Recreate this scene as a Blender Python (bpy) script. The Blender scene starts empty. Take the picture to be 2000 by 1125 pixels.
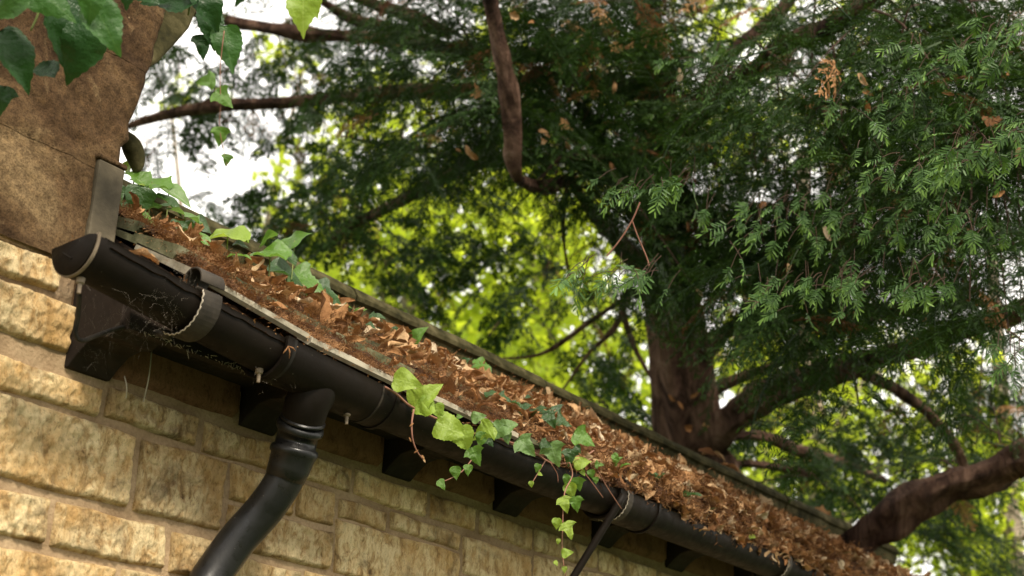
import bpy, math, random
import numpy as np
from mathutils import Vector, Matrix, noise, Quaternion
random.seed(7); rng = np.random.default_rng(7)
scene = bpy.context.scene
COL = scene.collection
# ------------------------------------------------------------------ camera
F = 2700.0; CX, CY = 1000.0, 562.5
def _u(v): v = np.array(v, float); return v/np.linalg.norm(v)
_X = _u([2050, -1128, -F]); _Z = _u([200, (F*F+2050*200)/1128, -F]); _Y = np.cross(_Z, _X)
RW = np.array([_X, _Y, _Z])                     # camera -> world
CAM = np.array([0, 0, 1.6])
def ray(px, py): return RW @ np.array([px-CX, CY-py, -F])/F
def aty(px, py, y): d = ray(px, py); return Vector(CAM+(y-CAM[1])/d[1]*d)
def atx(px, py, x): d = ray(px, py); return Vector(CAM+(x-CAM[0])/d[0]*d)
def atd(px, py, t): return Vector(CAM+t*ray(px, py))
def proj(p):
    c = RW.T @ (np.array(p)-CAM); return CX+F*c[0]/-c[2], CY-F*c[1]/-c[2], -c[2]
cd = bpy.data.cameras.new('camera'); cam = bpy.data.objects.new('camera', cd); COL.objects.link(cam)
M = Matrix.Identity(4)
for i in range(3):
    for j in range(3): M[i][j] = RW[i][j]
    M[i][3] = CAM[i]
cam.matrix_world = M
cd.sensor_width = 36; cd.lens = F/2000*36; cd.clip_start = .05; cd.clip_end = 600
cd.dof.use_dof = True; cd.dof.focus_distance = 2.62; cd.dof.aperture_fstop = 4.6; cd.dof.aperture_blades = 0
scene.camera = cam
# ------------------------------------------------------------------ sky, sun, exposure
SUN_EL = math.radians(44); SUN_AZ = math.radians(-112)    # azimuth (from +x, towards +y) of the place the sun stands at
world = bpy.data.worlds.new('World'); scene.world = world; world.use_nodes = True
nt = world.node_tree; bg = nt.nodes['Background']
sky = nt.nodes.new('ShaderNodeTexSky'); sky.sky_type = 'NISHITA'; sky.sun_disc = False
sky.sun_elevation = SUN_EL; sky.sun_rotation = math.pi/2-SUN_AZ
sky.dust_density = 6.0; sky.air_density = 1.0; sky.ozone_density = .6
# bright thin overcast over the blue: white cloud with a little structure
tc = nt.nodes.new('ShaderNodeTexCoord'); cn = nt.nodes.new('ShaderNodeTexNoise'); cn.inputs['Scale'].default_value = 2.2; cn.inputs['Detail'].default_value = 5
nt.links.new(tc.outputs['Generated'], cn.inputs['Vector'])
mr = nt.nodes.new('ShaderNodeMapRange'); mr.inputs[1].default_value = .25; mr.inputs[2].default_value = .6; mr.inputs[3].default_value = .80; mr.inputs[4].default_value = .97
nt.links.new(cn.outputs[0], mr.inputs[0])
mxs = nt.nodes.new('ShaderNodeMix'); mxs.data_type = 'RGBA'; nt.links.new(mr.outputs[0], mxs.inputs[0]); nt.links.new(sky.outputs[0], mxs.inputs[6]); mxs.inputs[7].default_value = (11.0, 10.5, 9.7, 1)
nt.links.new(mxs.outputs[2], bg.inputs[0]); bg.inputs[1].default_value = .15
sd = bpy.data.lights.new('sun', 'SUN'); sun = bpy.data.objects.new('sun', sd); COL.objects.link(sun)
sd.energy = 4.1; sd.angle = math.radians(10); sd.color = (1, .90, .74)
sv = Vector((math.cos(SUN_EL)*math.cos(SUN_AZ), math.cos(SUN_EL)*math.sin(SUN_AZ), math.sin(SUN_EL)))
sun.rotation_euler = sv.to_track_quat('Z', 'Y').to_euler(); sun.location = (0, 0, 30)
vs = scene.view_settings; vs.view_transform = 'Standard'; vs.look = 'None'; vs.exposure = .44; vs.gamma = 1
scene.render.engine = 'CYCLES'
try:
    scene.cycles.max_bounces = 8; scene.cycles.transparent_max_bounces = 8; scene.cycles.use_denoising = True
except Exception: pass
# ------------------------------------------------------------------ helpers
def tag(o, label=None, cat=None, group=None, kind=None):
    if label: o['label'] = label
    if cat: o['category'] = cat
    if group: o['group'] = group
    if kind: o['kind'] = kind
    return o
def link(name, me, parent=None, loc=None):
    o = bpy.data.objects.new(name, me); COL.objects.link(o)
    if parent: o.parent = parent
    if loc is not None: o.location = loc
    return o
def empty(name, label, cat, loc=(0, 0, 0), group=None):
    o = link(name, None); o.location = loc; o.empty_display_size = .05
    return tag(o, label, cat, group)
class MB:
    def __init__(s): s.v = []; s.f = []; s.a = []
    def add(s, vs, fs, a=0.0):
        n = len(s.v); s.v += [tuple(v) for v in vs]; s.f += [tuple(i+n for i in f) for f in fs]; s.a += [a]*len(vs)
    def box(s, a, b):
        (x0, y0, z0), (x1, y1, z1) = a, b
        s.add([(x0,y0,z0),(x1,y0,z0),(x1,y1,z0),(x0,y1,z0),(x0,y0,z1),(x1,y0,z1),(x1,y1,z1),(x0,y1,z1)],
              [(0,3,2,1),(4,5,6,7),(0,1,5,4),(1,2,6,5),(2,3,7,6),(3,0,4,7)])
    def tube(s, pts, rad, n=10, cap=True, wob=0.0):
        pts = [Vector(p) for p in pts]; m = len(pts)
        if not hasattr(rad, '__len__'): rad = [rad]*m
        t0 = (pts[1]-pts[0]).normalized(); ref = Vector((0,0,1)) if abs(t0.z) < .9 else Vector((1,0,0))
        u = t0.cross(ref).normalized(); vs = []
        for i, p in enumerate(pts):
            t = (pts[min(i+1,m-1)]-pts[max(i-1,0)]).normalized()
            u = (u-t*u.dot(t)).normalized(); w = t.cross(u)
            for k in range(n):
                a = 2*math.pi*k/n; d = u*math.cos(a)+w*math.sin(a); r = rad[i]
                if wob: r *= 1+wob*noise.noise((p*3+d*1.3))+wob*.5*noise.noise(p*11+d*2.5)
                vs.append(p+d*r)
        fs = [(i*n+k, i*n+(k+1)%n, (i+1)*n+(k+1)%n, (i+1)*n+k) for i in range(m-1) for k in range(n)]
        if cap: fs += [tuple(range(n))[::-1], tuple((m-1)*n+k for k in range(n))]
        s.add(vs, fs)
    def mesh(s, name, mat, smooth=True, attr=None):
        me = bpy.data.meshes.new(name); me.from_pydata(s.v, [], s.f); me.materials.append(mat)
        me.polygons.foreach_set('use_smooth', [smooth]*len(s.f))
        if attr:
            at = me.attributes.new(attr, 'FLOAT', 'POINT'); at.data.foreach_set('value', s.a)
        me.update(); return me
    def build(s, name, mat, parent=None, smooth=True, attr=None):
        return link(name, s.mesh(name, mat, smooth, attr), parent)
def bevel(o, w=.003, seg=2):
    m = o.modifiers.new('bevel', 'BEVEL'); m.width = w; m.segments = seg; m.limit_method = 'ANGLE'; return o
def catmull(pts, k=6):
    P = [Vector(p) for p in pts]; out = []
    for i in range(len(P)-1):
        a, b, c, d = P[max(i-1,0)], P[i], P[i+1], P[min(i+2,len(P)-1)]
        for j in range(k):
            t = j/k
            out.append(.5*((2*b)+(c-a)*t+(2*a-5*b+4*c-d)*t*t+(3*b-a-3*c+d)*t*t*t))
    out.append(P[-1]); return out
def lerp_list(v, n):
    return list(np.interp(np.linspace(0, 1, n), np.linspace(0, 1, len(v)), v))
# ------------------------------------------------------------------ materials
class NT:
    def __init__(s, name):
        s.m = bpy.data.materials.new(name); s.m.use_nodes = True; s.t = s.m.node_tree
        s.b = s.t.nodes['Principled BSDF']; s.out = s.t.nodes['Material Output']
        s._co = None
    def n(s, typ, **kw):
        x = s.t.nodes.new(typ)
        for k, v in kw.items():
            if k.startswith('i_'): x.inputs[k[2:].replace('_', ' ')].default_value = v
            else: setattr(x, k, v)
        return x
    def l(s, a, b): s.t.links.new(a, b)
    def co(s, kind='Object'):
        return s.n('ShaderNodeTexCoord').outputs[kind]
    def noise(s, scale, detail=6, rough=.6, co=None, dist=0.0, vec_scale=None):
        x = s.n('ShaderNodeTexNoise'); x.inputs['Scale'].default_value = scale; x.inputs['Detail'].default_value = detail
        x.inputs['Roughness'].default_value = rough; x.inputs['Distortion'].default_value = dist
        c = co if co is not None else s.co()
        if vec_scale:
            mp = s.n('ShaderNodeMapping'); mp.inputs['Scale'].default_value = vec_scale; s.l(c, mp.inputs[0]); c = mp.outputs[0]
        s.l(c, x.inputs['Vector']); return x.outputs[0]
    def ramp(s, fac, stops):
        r = s.n('ShaderNodeValToRGB'); e = r.color_ramp.elements
        while len(e) < len(stops): e.new(.5)
        for k, (p, c) in enumerate(stops): e[k].position = p; e[k].color = (*c, 1) if len(c) == 3 else c
        s.l(fac, r.inputs[0]); return r.outputs[0]
    def mix(s, fac, a, b, mode='MIX'):
        x = s.n('ShaderNodeMix', data_type='RGBA', blend_type=mode)
        for sock, v in ((x.inputs[0], fac), (x.inputs[6], a), (x.inputs[7], b)):
            if hasattr(v, 'is_output'): s.l(v, sock)
            elif isinstance(v, (int, float)): sock.default_value = v
            else: sock.default_value = (*v, 1)
        return x.outputs[2]
    def math(s, op, a, b=0.0):
        x = s.n('ShaderNodeMath', operation=op)
        for sock, v in ((x.inputs[0], a), (x.inputs[1], b)):
            if hasattr(v, 'is_output'): s.l(v, sock)
            else: sock.default_value = v
        return x.outputs[0]
    def bump(s, h, dist, strength=1.0, prev=None):
        x = s.n('ShaderNodeBump'); x.inputs['Distance'].default_value = dist; x.inputs['Strength'].default_value = strength
        s.l(h, x.inputs['Height'])
        if prev is not None: s.l(prev, x.inputs['Normal'])
        return x.outputs[0]
    def rnd(s): return s.n('ShaderNodeObjectInfo').outputs['Random']
    def attr(s, name): return s.n('ShaderNodeAttribute', attribute_name=name).outputs['Fac']
    def fin(s, col=None, rough=None, nor=None, spec=None):
        if col is not None:
            if hasattr(col, 'is_output'): s.l(col, s.b.inputs['Base Color'])
            else: s.b.inputs['Base Color'].default_value = (*col, 1)
        if rough is not None:
            if hasattr(rough, 'is_output'): s.l(rough, s.b.inputs['Roughness'])
            else: s.b.inputs['Roughness'].default_value = rough
        if nor is not None: s.l(nor, s.b.inputs['Normal'])
        if spec is not None: s.b.inputs['Specular IOR Level'].default_value = spec
        return s.m
def mat_rock(name, pale, mid, ochre, dark, rnd_amt=.25, fine=1.0):
    m = NT(name); r = m.rnd()
    g = m.n('ShaderNodeNewGeometry').outputs['Position']
    off = m.n('ShaderNodeVectorMath', operation='ADD'); m.l(g, off.inputs[0])
    cx = m.n('ShaderNodeCombineXYZ'); m.l(m.math('MULTIPLY', r, 9.0), cx.inputs[0]); m.l(cx.outputs[0], off.inputs[1]); c = off.outputs[0]
    n1 = m.noise(9, 5, .6, c); n2 = m.noise(45, 7, .68, c, .5, (1, 1, .45)); n3 = m.noise(230, 5, .7, c, 0, (1.6, 1, .7)); n4 = m.noise(11, 8, .7, c, .6)
    col = m.ramp(n2, [(.30, dark), (.42, mid), (.54, pale), (.72, pale)])
    oc = m.ramp(n1, [(.40, (0, 0, 0)), (.62, (1, 1, 1))]); col = m.mix(m.math('MULTIPLY', oc, .75), col, ochre)
    d = m.ramp(n4, [(.52, (0, 0, 0)), (.70, (1, 1, 1))]); col = m.mix(m.math('MULTIPLY', d, .8), col, dark)
    sp = m.ramp(n3, [(.32, (.35, .33, .3)), (.47, (1, 1, 1))]); col = m.mix(.75, col, sp, 'MULTIPLY')
    v = m.n('ShaderNodeMapRange'); m.l(r, v.inputs[0]); v.inputs[3].default_value = 1-rnd_amt; v.inputs[4].default_value = 1+rnd_amt*.6
    hs = m.n('ShaderNodeHueSaturation'); m.l(v.outputs[0], hs.inputs['Value']); m.l(col, hs.inputs['Color'])
    b = m.bump(n2, .014*fine, .9); b = m.bump(n3, .004*fine, 1, b)
    return m.fin(hs.outputs[0], .92, b, .15)
M_STONE = mat_rock('rock_faced_limestone', (.74, .585, .335), (.47, .315, .145), (.50, .30, .11), (.10, .06, .03))
M_BROWN = mat_rock('smooth_brown_stone', (.165, .095, .048), (.105, .056, .027), (.24, .15, .07), (.026, .013, .007), .02, .7)
def mat_pier():
    m = NT('brown_dressed_stone'); g = m.n('ShaderNodeNewGeometry').outputs['Position']
    n1 = m.noise(5.5, 6, .62, g, .8); n2 = m.noise(60, 8, .75, g); n3 = m.noise(330, 3, .6, g); n4 = m.noise(16, 7, .7, g, 1.0, (1, 1, .6))
    c = m.ramp(n1, [(.32, (.042, .024, .012)), (.46, (.080, .047, .023)), (.60, (.125, .078, .039)), (.72, (.22, .150, .078))])
    c = m.mix(.65, c, m.ramp(n2, [(.36, (.22, .19, .17)), (.50, (.8, .8, .8)), (.64, (1.35, 1.3, 1.2))]), 'MULTIPLY')
    c = m.mix(m.math('MULTIPLY', m.ramp(n4, [(.58, (0, 0, 0)), (.70, (1, 1, 1))]), .5), c, (.27, .185, .095))
    c = m.mix(.6, c, m.ramp(n3, [(.38, (.35, .32, .3)), (.52, (1, 1, 1))]), 'MULTIPLY')
    return m.fin(c, .95, m.bump(n2, .006, .9, m.bump(n4, .012, .8)), .1)
M_PIER = mat_pier()
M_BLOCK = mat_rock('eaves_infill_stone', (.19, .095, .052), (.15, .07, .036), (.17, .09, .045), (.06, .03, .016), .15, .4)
def mat_mortar():
    m = NT('lime_mortar'); g = m.n('ShaderNodeNewGeometry').outputs['Position']
    n1 = m.noise(7, 5, .6, g); n2 = m.noise(160, 5, .7, g); n3 = m.noise(30, 5, .6, g)
    c = m.ramp(n1, [(.35, (.23, .155, .088)), (.6, (.36, .262, .158))]); c = m.mix(.5, c, m.ramp(n2, [(.3, (.45, .4, .35)), (.6, (1, 1, 1))]), 'MULTIPLY')
    b = m.bump(n3, .008, .7); b = m.bump(n2, .0025, 1, b); return m.fin(c, .95, b, .1)
M_MORTAR = mat_mortar()
def mat_black(name, base=(.012, .011, .010), rough=.38, dust=.5, dustcol=(.13, .10, .07), spec=.15):
    m = NT(name); c = m.co(); n1 = m.noise(9, 6, .6, c, .4); n2 = m.noise(160, 3, .6, c); n3 = m.noise(40, 8, .7, c, .6)
    d = m.ramp(n1, [(.42, (0, 0, 0)), (.75, (1, 1, 1))]); d = m.math('MULTIPLY', d, dust)
    col = m.mix(d, base, dustcol); sp = m.ramp(n2, [(.73, (0, 0, 0)), (.76, (1, 1, 1))]); col = m.mix(m.math('MULTIPLY', sp, .6), col, (.30, .27, .22))
    ro = m.ramp(n3, [(.3, (rough-.1,)*3), (.75, (rough+.35,)*3)])
    b = m.bump(n3, .0012, .5); return m.fin(col, ro, b, spec)
M_GUT = mat_black('black_gutter_plastic', (.0075, .0055, .004), .45, .12, (.045, .030, .019), spec=.09)
M_PIPE = mat_black('black_pipe_gloss', (.006, .006, .006), .27, .04, spec=.32)
M_IRON = mat_black('dusty_cast_iron', (.012, .010, .008), .55, .55, (.12, .095, .068), spec=.2)
M_WOODB = mat_black('dark_painted_timber', (.016, .011, .008), .7, .45, (.055, .034, .022))
def mat_simple(name, stops, scale, rough=.8, bumpd=.002, rndamt=.2, vs_=None, detail=6, spec=.3):
    m = NT(name); n1 = m.noise(scale, detail, .65, None, .3, vs_); c = m.ramp(n1, stops)
    if rndamt:
        v = m.n('ShaderNodeMapRange'); m.l(m.rnd(), v.inputs[0]); v.inputs[3].default_value = 1-rndamt; v.inputs[4].default_value = 1+rndamt
        hs = m.n('ShaderNodeHueSaturation'); m.l(v.outputs[0], hs.inputs['Value']); m.l(c, hs.inputs['Color']); c = hs.outputs[0]
    b = m.bump(n1, bumpd, .8); return m.fin(c, rough, b, spec)
M_SLATE = mat_simple('mossy_stone_slate', [(.25, (.02, .02, .009)), (.42, (.07, .072, .034)), (.54, (.13, .125, .066)), (.7, (.22, .205, .13))], 26, .85, .004)
M_EAVE = mat_simple('pale_eaves_slate', [(.22, (.06, .05, .034)), (.36, (.24, .21, .15)), (.6, (.36, .325, .25))], 30, .8, .003, .1)
M_COPE = mat_simple('mossy_coping_stone', [(.28, (.010, .010, .005)), (.46, (.038, .034, .014)), (.6, (.075, .064, .030)), (.75, (.13, .11, .062))], 22, .95, .006, .25, None, 9, .1)
M_LICH = mat_simple('lichened_wall_stone', [(.3, (.07, .055, .03)), (.5, (.19, .165, .09)), (.7, (.30, .27, .16))], 18, .95, .006, .2)
M_LEAD = mat_simple('weathered_lead', [(.3, (.035, .028, .016)), (.52, (.07, .056, .034)), (.72, (.14, .115, .075))], 14, .8, .004, 0)
M_WEB = mat_simple('cobweb_silk', [(.3, (.30, .25, .19)), (.7, (.50, .44, .36))], 30, .9, .0005, 0)
M_NIB = mat_simple('dusty_screw', [(.3, (.10, .075, .05)), (.7, (.22, .17, .12))], 60, .7, .001, 0)
M_BARK = NT('yew_bark')
_n = M_BARK.noise(9, 9, .65, None, 1.2, (1, 1, .28)); _n2 = M_BARK.noise(55, 6, .7, None, .5, (1, 1, .35))
_c = M_BARK.ramp(_n, [(.33, (.016, .009, .006)), (.46, (.085, .046, .032)), (.58, (.19, .112, .078)), (.72, (.33, .22, .165))])
_c = M_BARK.mix(.4, _c, M_BARK.ramp(_n2, [(.35, (.4, .35, .3)), (.6, (1, 1, 1))]), 'MULTIPLY')
M_BARK = M_BARK.fin(_c, .9, M_BARK.bump(_n2, .014, 1, M_BARK.bump(_n, .09, 1)), .15)
M_TWIG = mat_simple('yew_twig', [(.3, (.022, .012, .008)), (.7, (.060, .032, .020))], 20, .9, .002, .2)
M_PALEBARK = mat_simple('pale_bark', [(.3, (.13, .10, .07)), (.7, (.34, .28, .21))], 6, .9, .01, .1)
def mat_leaf(name, c0, c1, trans, tfac, rough=.42, young=None, veins=None, rnd=.25, spec=.4, hue=.0):
    m = NT(name); r = m.rnd(); c = m.mix(r, c0, c1)
    if young is not None: c = m.mix(m.attr('young'), c, young)
    if veins:
        co = m.co(); sx = m.n('ShaderNodeSeparateXYZ'); m.l(co, sx.inputs[0])
        ay = m.math('ABSOLUTE', sx.outputs[1]); rib = m.math('LESS_THAN', ay, .012)
        w = m.math('FRACT', m.math('MULTIPLY', m.math('SUBTRACT', sx.outputs[0], m.math('MULTIPLY', ay, .9)), 6.5)); side = m.math('LESS_THAN', w, .09)
        v = m.math('MAXIMUM', rib, m.math('MULTIPLY', side, .45))
        bl = m.noise(3.5, 5, .6, co); c = m.mix(m.math('MULTIPLY', m.ramp(bl, [(.4, (0, 0, 0)), (.65, (1, 1, 1))]), .35), c, tuple(k*.55 for k in c0))
        c = m.mix(m.math('MULTIPLY', v, .55), c, veins)
        m.l(m.bump(m.math('ADD', m.math('MULTIPLY', v, -.8), m.math('MULTIPLY', bl, .8)), .03, .35), m.b.inputs['Normal'])
    m.fin(c, rough, None, spec)
    if tfac:
        tr = m.n('ShaderNodeBsdfTranslucent'); tc = m.mix(.5, c, trans); tr.inputs[0].default_value = (*trans, 1)
        m.l(m.mix(m.math('MULTIPLY', r, .45), trans, tuple(k*.6 for k in trans)), tr.inputs[0])
        mx = m.n('ShaderNodeMixShader'); mx.inputs[0].default_value = tfac
        m.l(m.b.outputs[0], mx.inputs[1]); m.l(tr.outputs[0], mx.inputs[2]); m.l(mx.outputs[0], m.out.inputs[0])
    return m.m
M_NEEDLE = mat_leaf('yew_needle', (.0085, .022, .005), (.019, .043, .008), (.05, .105, .010), .18, .45, (.055, .11, .02), spec=.12)
M_NEEDLEN = mat_leaf('yew_needle_fresh', (.024, .062, .015), (.040, .090, .019), (.09, .18, .02), .2, .45, (.13, .23, .04), spec=.2)
M_LIME = mat_leaf('lime_tree_leaf', (.13, .20, .015), (.20, .26, .02), (.70, .82, .05), .62, .5, spec=.2)
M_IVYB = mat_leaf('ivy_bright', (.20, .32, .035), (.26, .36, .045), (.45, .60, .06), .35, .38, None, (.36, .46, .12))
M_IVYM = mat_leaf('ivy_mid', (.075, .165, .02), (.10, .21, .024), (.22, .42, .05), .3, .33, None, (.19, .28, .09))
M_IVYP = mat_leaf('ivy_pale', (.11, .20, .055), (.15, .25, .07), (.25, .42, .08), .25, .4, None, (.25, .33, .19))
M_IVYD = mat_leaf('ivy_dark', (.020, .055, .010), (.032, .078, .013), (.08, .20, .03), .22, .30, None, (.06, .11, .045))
M_CREEP = mat_leaf('creeper_dark', (.012, .042, .010), (.020, .062, .014), (.05, .14, .02), .2, .32, None, (.022, .06, .02), spec=.25)
M_CREEPM = mat_leaf('creeper_mid', (.035, .095, .022), (.05, .12, .026), (.10, .26, .03), .25, .38, None, (.08, .16, .045), spec=.25)
M_STEM = mat_simple('ivy_stem', [(.3, (.14, .055, .035)), (.7, (.30, .15, .10))], 30, .7, .001, .1)
M_GSTEM = mat_simple('green_stem', [(.3, (.09, .12, .03)), (.7, (.20, .23, .07))], 30, .6, .001, .1)
def mat_dead(name, cols, spec=.2):
    m = NT(name); c = m.ramp(m.rnd(), cols); n = m.noise(5, 6, .7, None, .3)
    c = m.mix(.7, c, m.ramp(n, [(.3, (.35, .28, .22)), (.55, (1, 1, 1))]), 'MULTIPLY')
    m.fin(c, .75, m.bump(n, .05, .4), spec)
    tr = m.n('ShaderNodeBsdfTranslucent'); tr.inputs[0].default_value = (.4, .16, .05, 1)
    mx = m.n('ShaderNodeMixShader'); mx.inputs[0].default_value = .15
    m.l(m.b.outputs[0], mx.inputs[1]); m.l(tr.outputs[0], mx.inputs[2]); m.l(mx.outputs[0], m.out.inputs[0]); return m.m
M_DEAD = mat_dead('dry_leaf', [(0, (.12, .055, .024)), (.18, (.24, .115, .045)), (.45, (.40, .21, .088)), (.66, (.47, .29, .145)), (.88, (.50, .36, .21)), (1, (.55, .45, .31))])
M_DNEED = mat_dead('dry_needle', [(0, (.04, .021, .012)), (.35, (.115, .056, .026)), (.68, (.25, .125, .052)), (1, (.44, .25, .11))])
M_HUMUS = mat_simple('leaf_mould', [(.3, (.014, .008, .005)), (.55, (.05, .025, .013)), (.75, (.12, .06, .028))], 60, .95, .01, 0, None, 8, .1)
M_GRASS = mat_simple('grass', [(.3, (.03, .05, .014)), (.7, (.07, .10, .03))], 3, .9, .02, 0)

# ------------------------------------------------------------------ ground
g = MB(); g.add([(-150, -150, 0), (150, -150, 0), (150, 150, 0), (-150, 150, 0)], [(0, 1, 2, 3)])
tag(g.build('ground', M_GRASS), kind='structure')

# ------------------------------------------------------------------ stone wall
YW = 1.827
def fbm(p, o=4):
    s = 0; a = 1; q = Vector(p)
    for _ in range(o): s += a*noise.noise(q); a *= .55; q = q*2.1
    return s
def stone(x0, x1, z0, z1, amp, step, mat, parent, name='stone', proud=.006, wav=.006, yb=YW, rough=True, top_rise=0.0):
    nx = max(4, int((x1-x0)/step)); nz = max(4, int((z1-z0)/step)); off = Vector((random.random()*50, 0, random.random()*50))
    vs = []; r = .010
    tilt = random.uniform(-.006, .006); tx = random.uniform(-.008, .008)
    for j in range(nz+1):
        for i in range(nx+1):
            u = i/nx; w = j/nz; x = x0+(x1-x0)*u; z = z0+(z1-z0)*w
            p = Vector((x*14, 0, z*14))+off
            ex = wav*noise.noise(Vector((x*9, 3, z*9))+off); ez = wav*noise.noise(Vector((x*9, 8, z*9))+off)
            dx = min(x-x0, x1-x); dz = min(z-z0, z1-z); d = min(dx, dz)
            cor = 1-min(1, math.hypot(max(0, .02-dx), max(0, .02-dz))/.02) if max(dx, dz) < .02 else 1
            edge = math.sqrt(max(0, min(1, d/.007)))
            h = -.008+edge*(.010+proud)
            if rough:
                a = fbm(p*.5, 3)*.6; b = 1-abs(fbm(Vector((x*30, 1, z*30))+off, 3)); c = noise.noise(Vector((x*120, 2, z*75))+off)
                h += edge*amp*(.62*a+.5*(b-.7)+.30*c+.16*(1-2*abs(noise.noise(Vector((x*60, 6, z*42))+off)))+tilt*20*(w-.5)+tx*10*(u-.5))
            else: h += edge*amp*fbm(p, 3)
            vs.append((x+ex, yb-h, z+ez+top_rise*w))
    n = nx+1
    fs = [(j*n+i, j*n+i+1, (j+1)*n+i+1, (j+1)*n+i) for j in range(nz) for i in range(nx)]
    m = MB(); m.add(vs, fs)
    # returns at the four sides so that the stone is solid back to the mortar
    o = m.build(name, mat, parent); return o
wall = empty('stone_wall', 'rough cream and ochre limestone wall under the black gutter', 'wall', (1.2, YW, 0))
wall_inv = Vector((-1.2, -YW, 0))
def reparent_world(o, root): o.matrix_parent_inverse = root.matrix_world.inverted() if False else Matrix.Translation(-root.location)
def S(*a, **k):
    o = stone(*a, **k); reparent_world(o, k.get('parent', a[7] if len(a) > 7 else wall)); return o
# mortar bed: wavy sheet in front of a solid core
mm = MB(); xs = np.arange(-.6, 5.9, .02); zs = np.arange(1.55, 2.36, .0135)
V = [(x, YW+.0025-.003*noise.noise(Vector((x*12, 0, z*12)))-.002*noise.noise(Vector((x*45, 5, z*45))), z) for z in zs for x in xs]
nx = len(xs); mm.add(V, [(j*nx+i, j*nx+i+1, (j+1)*nx+i+1, (j+1)*nx+i) for j in range(len(zs)-1) for i in range(nx-1)])
mm.box((-.6, YW+.012, 0), (5.9, YW+.30, 2.355))
o = mm.build('mortar', M_MORTAR, wall); reparent_world(o, wall)
FS = .0032; MS = .0055
rows = [ # z0, z1, joints
 (2.403, 2.447, [.80, 1.05, 1.285]),
 (2.312, 2.386, [.62, .93, 1.325]),
 (2.222, 2.268, [.70, 1.02, 1.398, 1.612, 1.86, 2.023, 2.265, 2.44, 2.66, 2.95, 3.25, 3.6, 3.95, 4.4]),
 (2.088, 2.205, [.86, 1.10, 1.480, 1.690]),
 (2.150, 2.208, [1.690, 1.865]),
 (2.064, 2.134, [1.690, 1.98]),
 (2.148, 2.208, [1.865, 1.98]), (2.176, 2.206, [1.98, 2.14, 2.385]),
 (2.068, 2.163, [1.98, 2.385]),
 (2.128, 2.205, [2.385, 2.66, 2.98, 3.3, 3.62, 4.0, 4.4]),
 (2.000, 2.062, [.80, 1.05, 1.330, 1.570, 1.69]),
 (1.966, 2.048, [1.69, 1.90, 2.2]), (1.972, 2.050, [2.2, 2.5, 2.8]), (2.03, 2.112, [2.385, 2.7, 3.1, 3.5]),
 (1.895, 1.982, [.9, 1.14, 1.475, 1.62]),
 (1.86, 1.948, [1.62, 1.93, 2.25, 2.6]),
 (1.80, 1.878, [.9, 1.2, 1.5]), (1.77, 1.845, [1.5, 1.8, 2.15])]
for z0, z1, js in rows:
    for a, b in zip(js, js[1:]):
        zz = random.uniform(-.003, .003); st = FS if a < 2.3 else MS
        if b < 1.0 or z1 < 1.9: st = .012
        S(a+.0065, b-.0065, z0+zz-.005, z1+zz+.005, .0125 if a < 1.7 else .0085, st, M_STONE, wall, proud=.007 if a < 1.7 else .004)
k = 0; z = 1.70
while z > .2:
    h = random.choice([.10, .13, .16]); x = -.5+random.random()*.2
    while x < 5.6:
        w = random.uniform(.22, .45); S(x, x+w-.02, z-h+.016, z, .012, .035, M_STONE, wall); x += w
    z -= h
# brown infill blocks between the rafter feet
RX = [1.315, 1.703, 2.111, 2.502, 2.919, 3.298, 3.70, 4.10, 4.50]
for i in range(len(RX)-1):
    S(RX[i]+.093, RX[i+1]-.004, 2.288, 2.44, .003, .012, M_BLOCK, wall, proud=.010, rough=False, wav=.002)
# ------------------------------------------------------------------ pier of dressed stone
pier = empty('stone_pier', 'smooth dark brown dressed stone pier rising past the roof end', 'pier', (1.0, YW, 0))
def pierstone(poly, mat, yf, name='stone', depth=.34, step=.012, amp=.0025, back=0):
    # poly: left x, right-edge function of z
    z0, z1, xl, xr = poly; nz = max(3, int((z1-z0)/step)); nx = max(3, int((xr((z0+z1)/2)-xl)/step)); vs = []
    for j in range(nz+1):
        w = j/nz; z = z0+(z1-z0)*w; R = xr(z)
        for i in range(nx+1):
            u = i/nx; x = xl+(R-xl)*u
            d = min((x-xl), (R-x), (z-z0), (z1-z)); e = max(0, min(1, d/.006))**.5
            ed = .012*(1-min(1, (R-x)/.02))**2
            chip = .006*max(0, fbm(Vector((x*20, 1, z*20)), 3)) if R-x < .03 else 0
            vs.append((x-(chip if i == nx else 0), yf-.0006*e+ed-amp*fbm(Vector((x*22, 4, z*22)), 4)-.003*noise.noise(Vector((x*5, 0, z*5))), z))
    n = nx+1; fs = [(j*n+i, j*n+i+1, (j+1)*n+i+1, (j+1)*n+i) for j in range(nz) for i in range(nx)]
    base = len(vs)
    for j in range(nz+1): z = vs[j*n+nx][2]; vs.append((vs[j*n+nx][0]-.004, yf+depth, z))
    fs += [(j*n+nx, base+j, base+j+1, (j+1)*n+nx) for j in range(nz)]
    m = MB(); m.add(vs, fs); o = m.build(name, mat, pier); reparent_world(o, pier); return o
def PR(z): return float(np.interp(z, [2.44, 2.57, 2.66, 2.70, 2.72, 2.76, 2.80, 2.89, 3.3], [1.358, 1.362, 1.366, 1.358, 1.374, 1.372, 1.384, 1.400, 1.455]))
for z0, z1, xl, xf in [(2.455, 2.6345, .9, lambda z: 1.322), (2.6357, 2.8600, .9, PR), (2.8612, 3.05, .9, lambda z: 1.24), (2.8612, 3.05, 1.2412, PR), (3.051, 3.3, .9, PR)]:
    pierstone((z0, z1, xl, xf), M_PIER, YW-.010, amp=.006, step=.008)
pierstone((2.30, 2.635, 1.30, lambda z: 1.356), M_PIER, YW+.006)
m = MB(); m.box((.9, YW-.003, 2.45), (1.345, YW+.34, 3.3)); m.box((.9, YW+.003, 2.35), (1.31, YW+.02, 2.46))
o = m.build('core', M_MORTAR, pier); reparent_world(o, pier)
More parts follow.
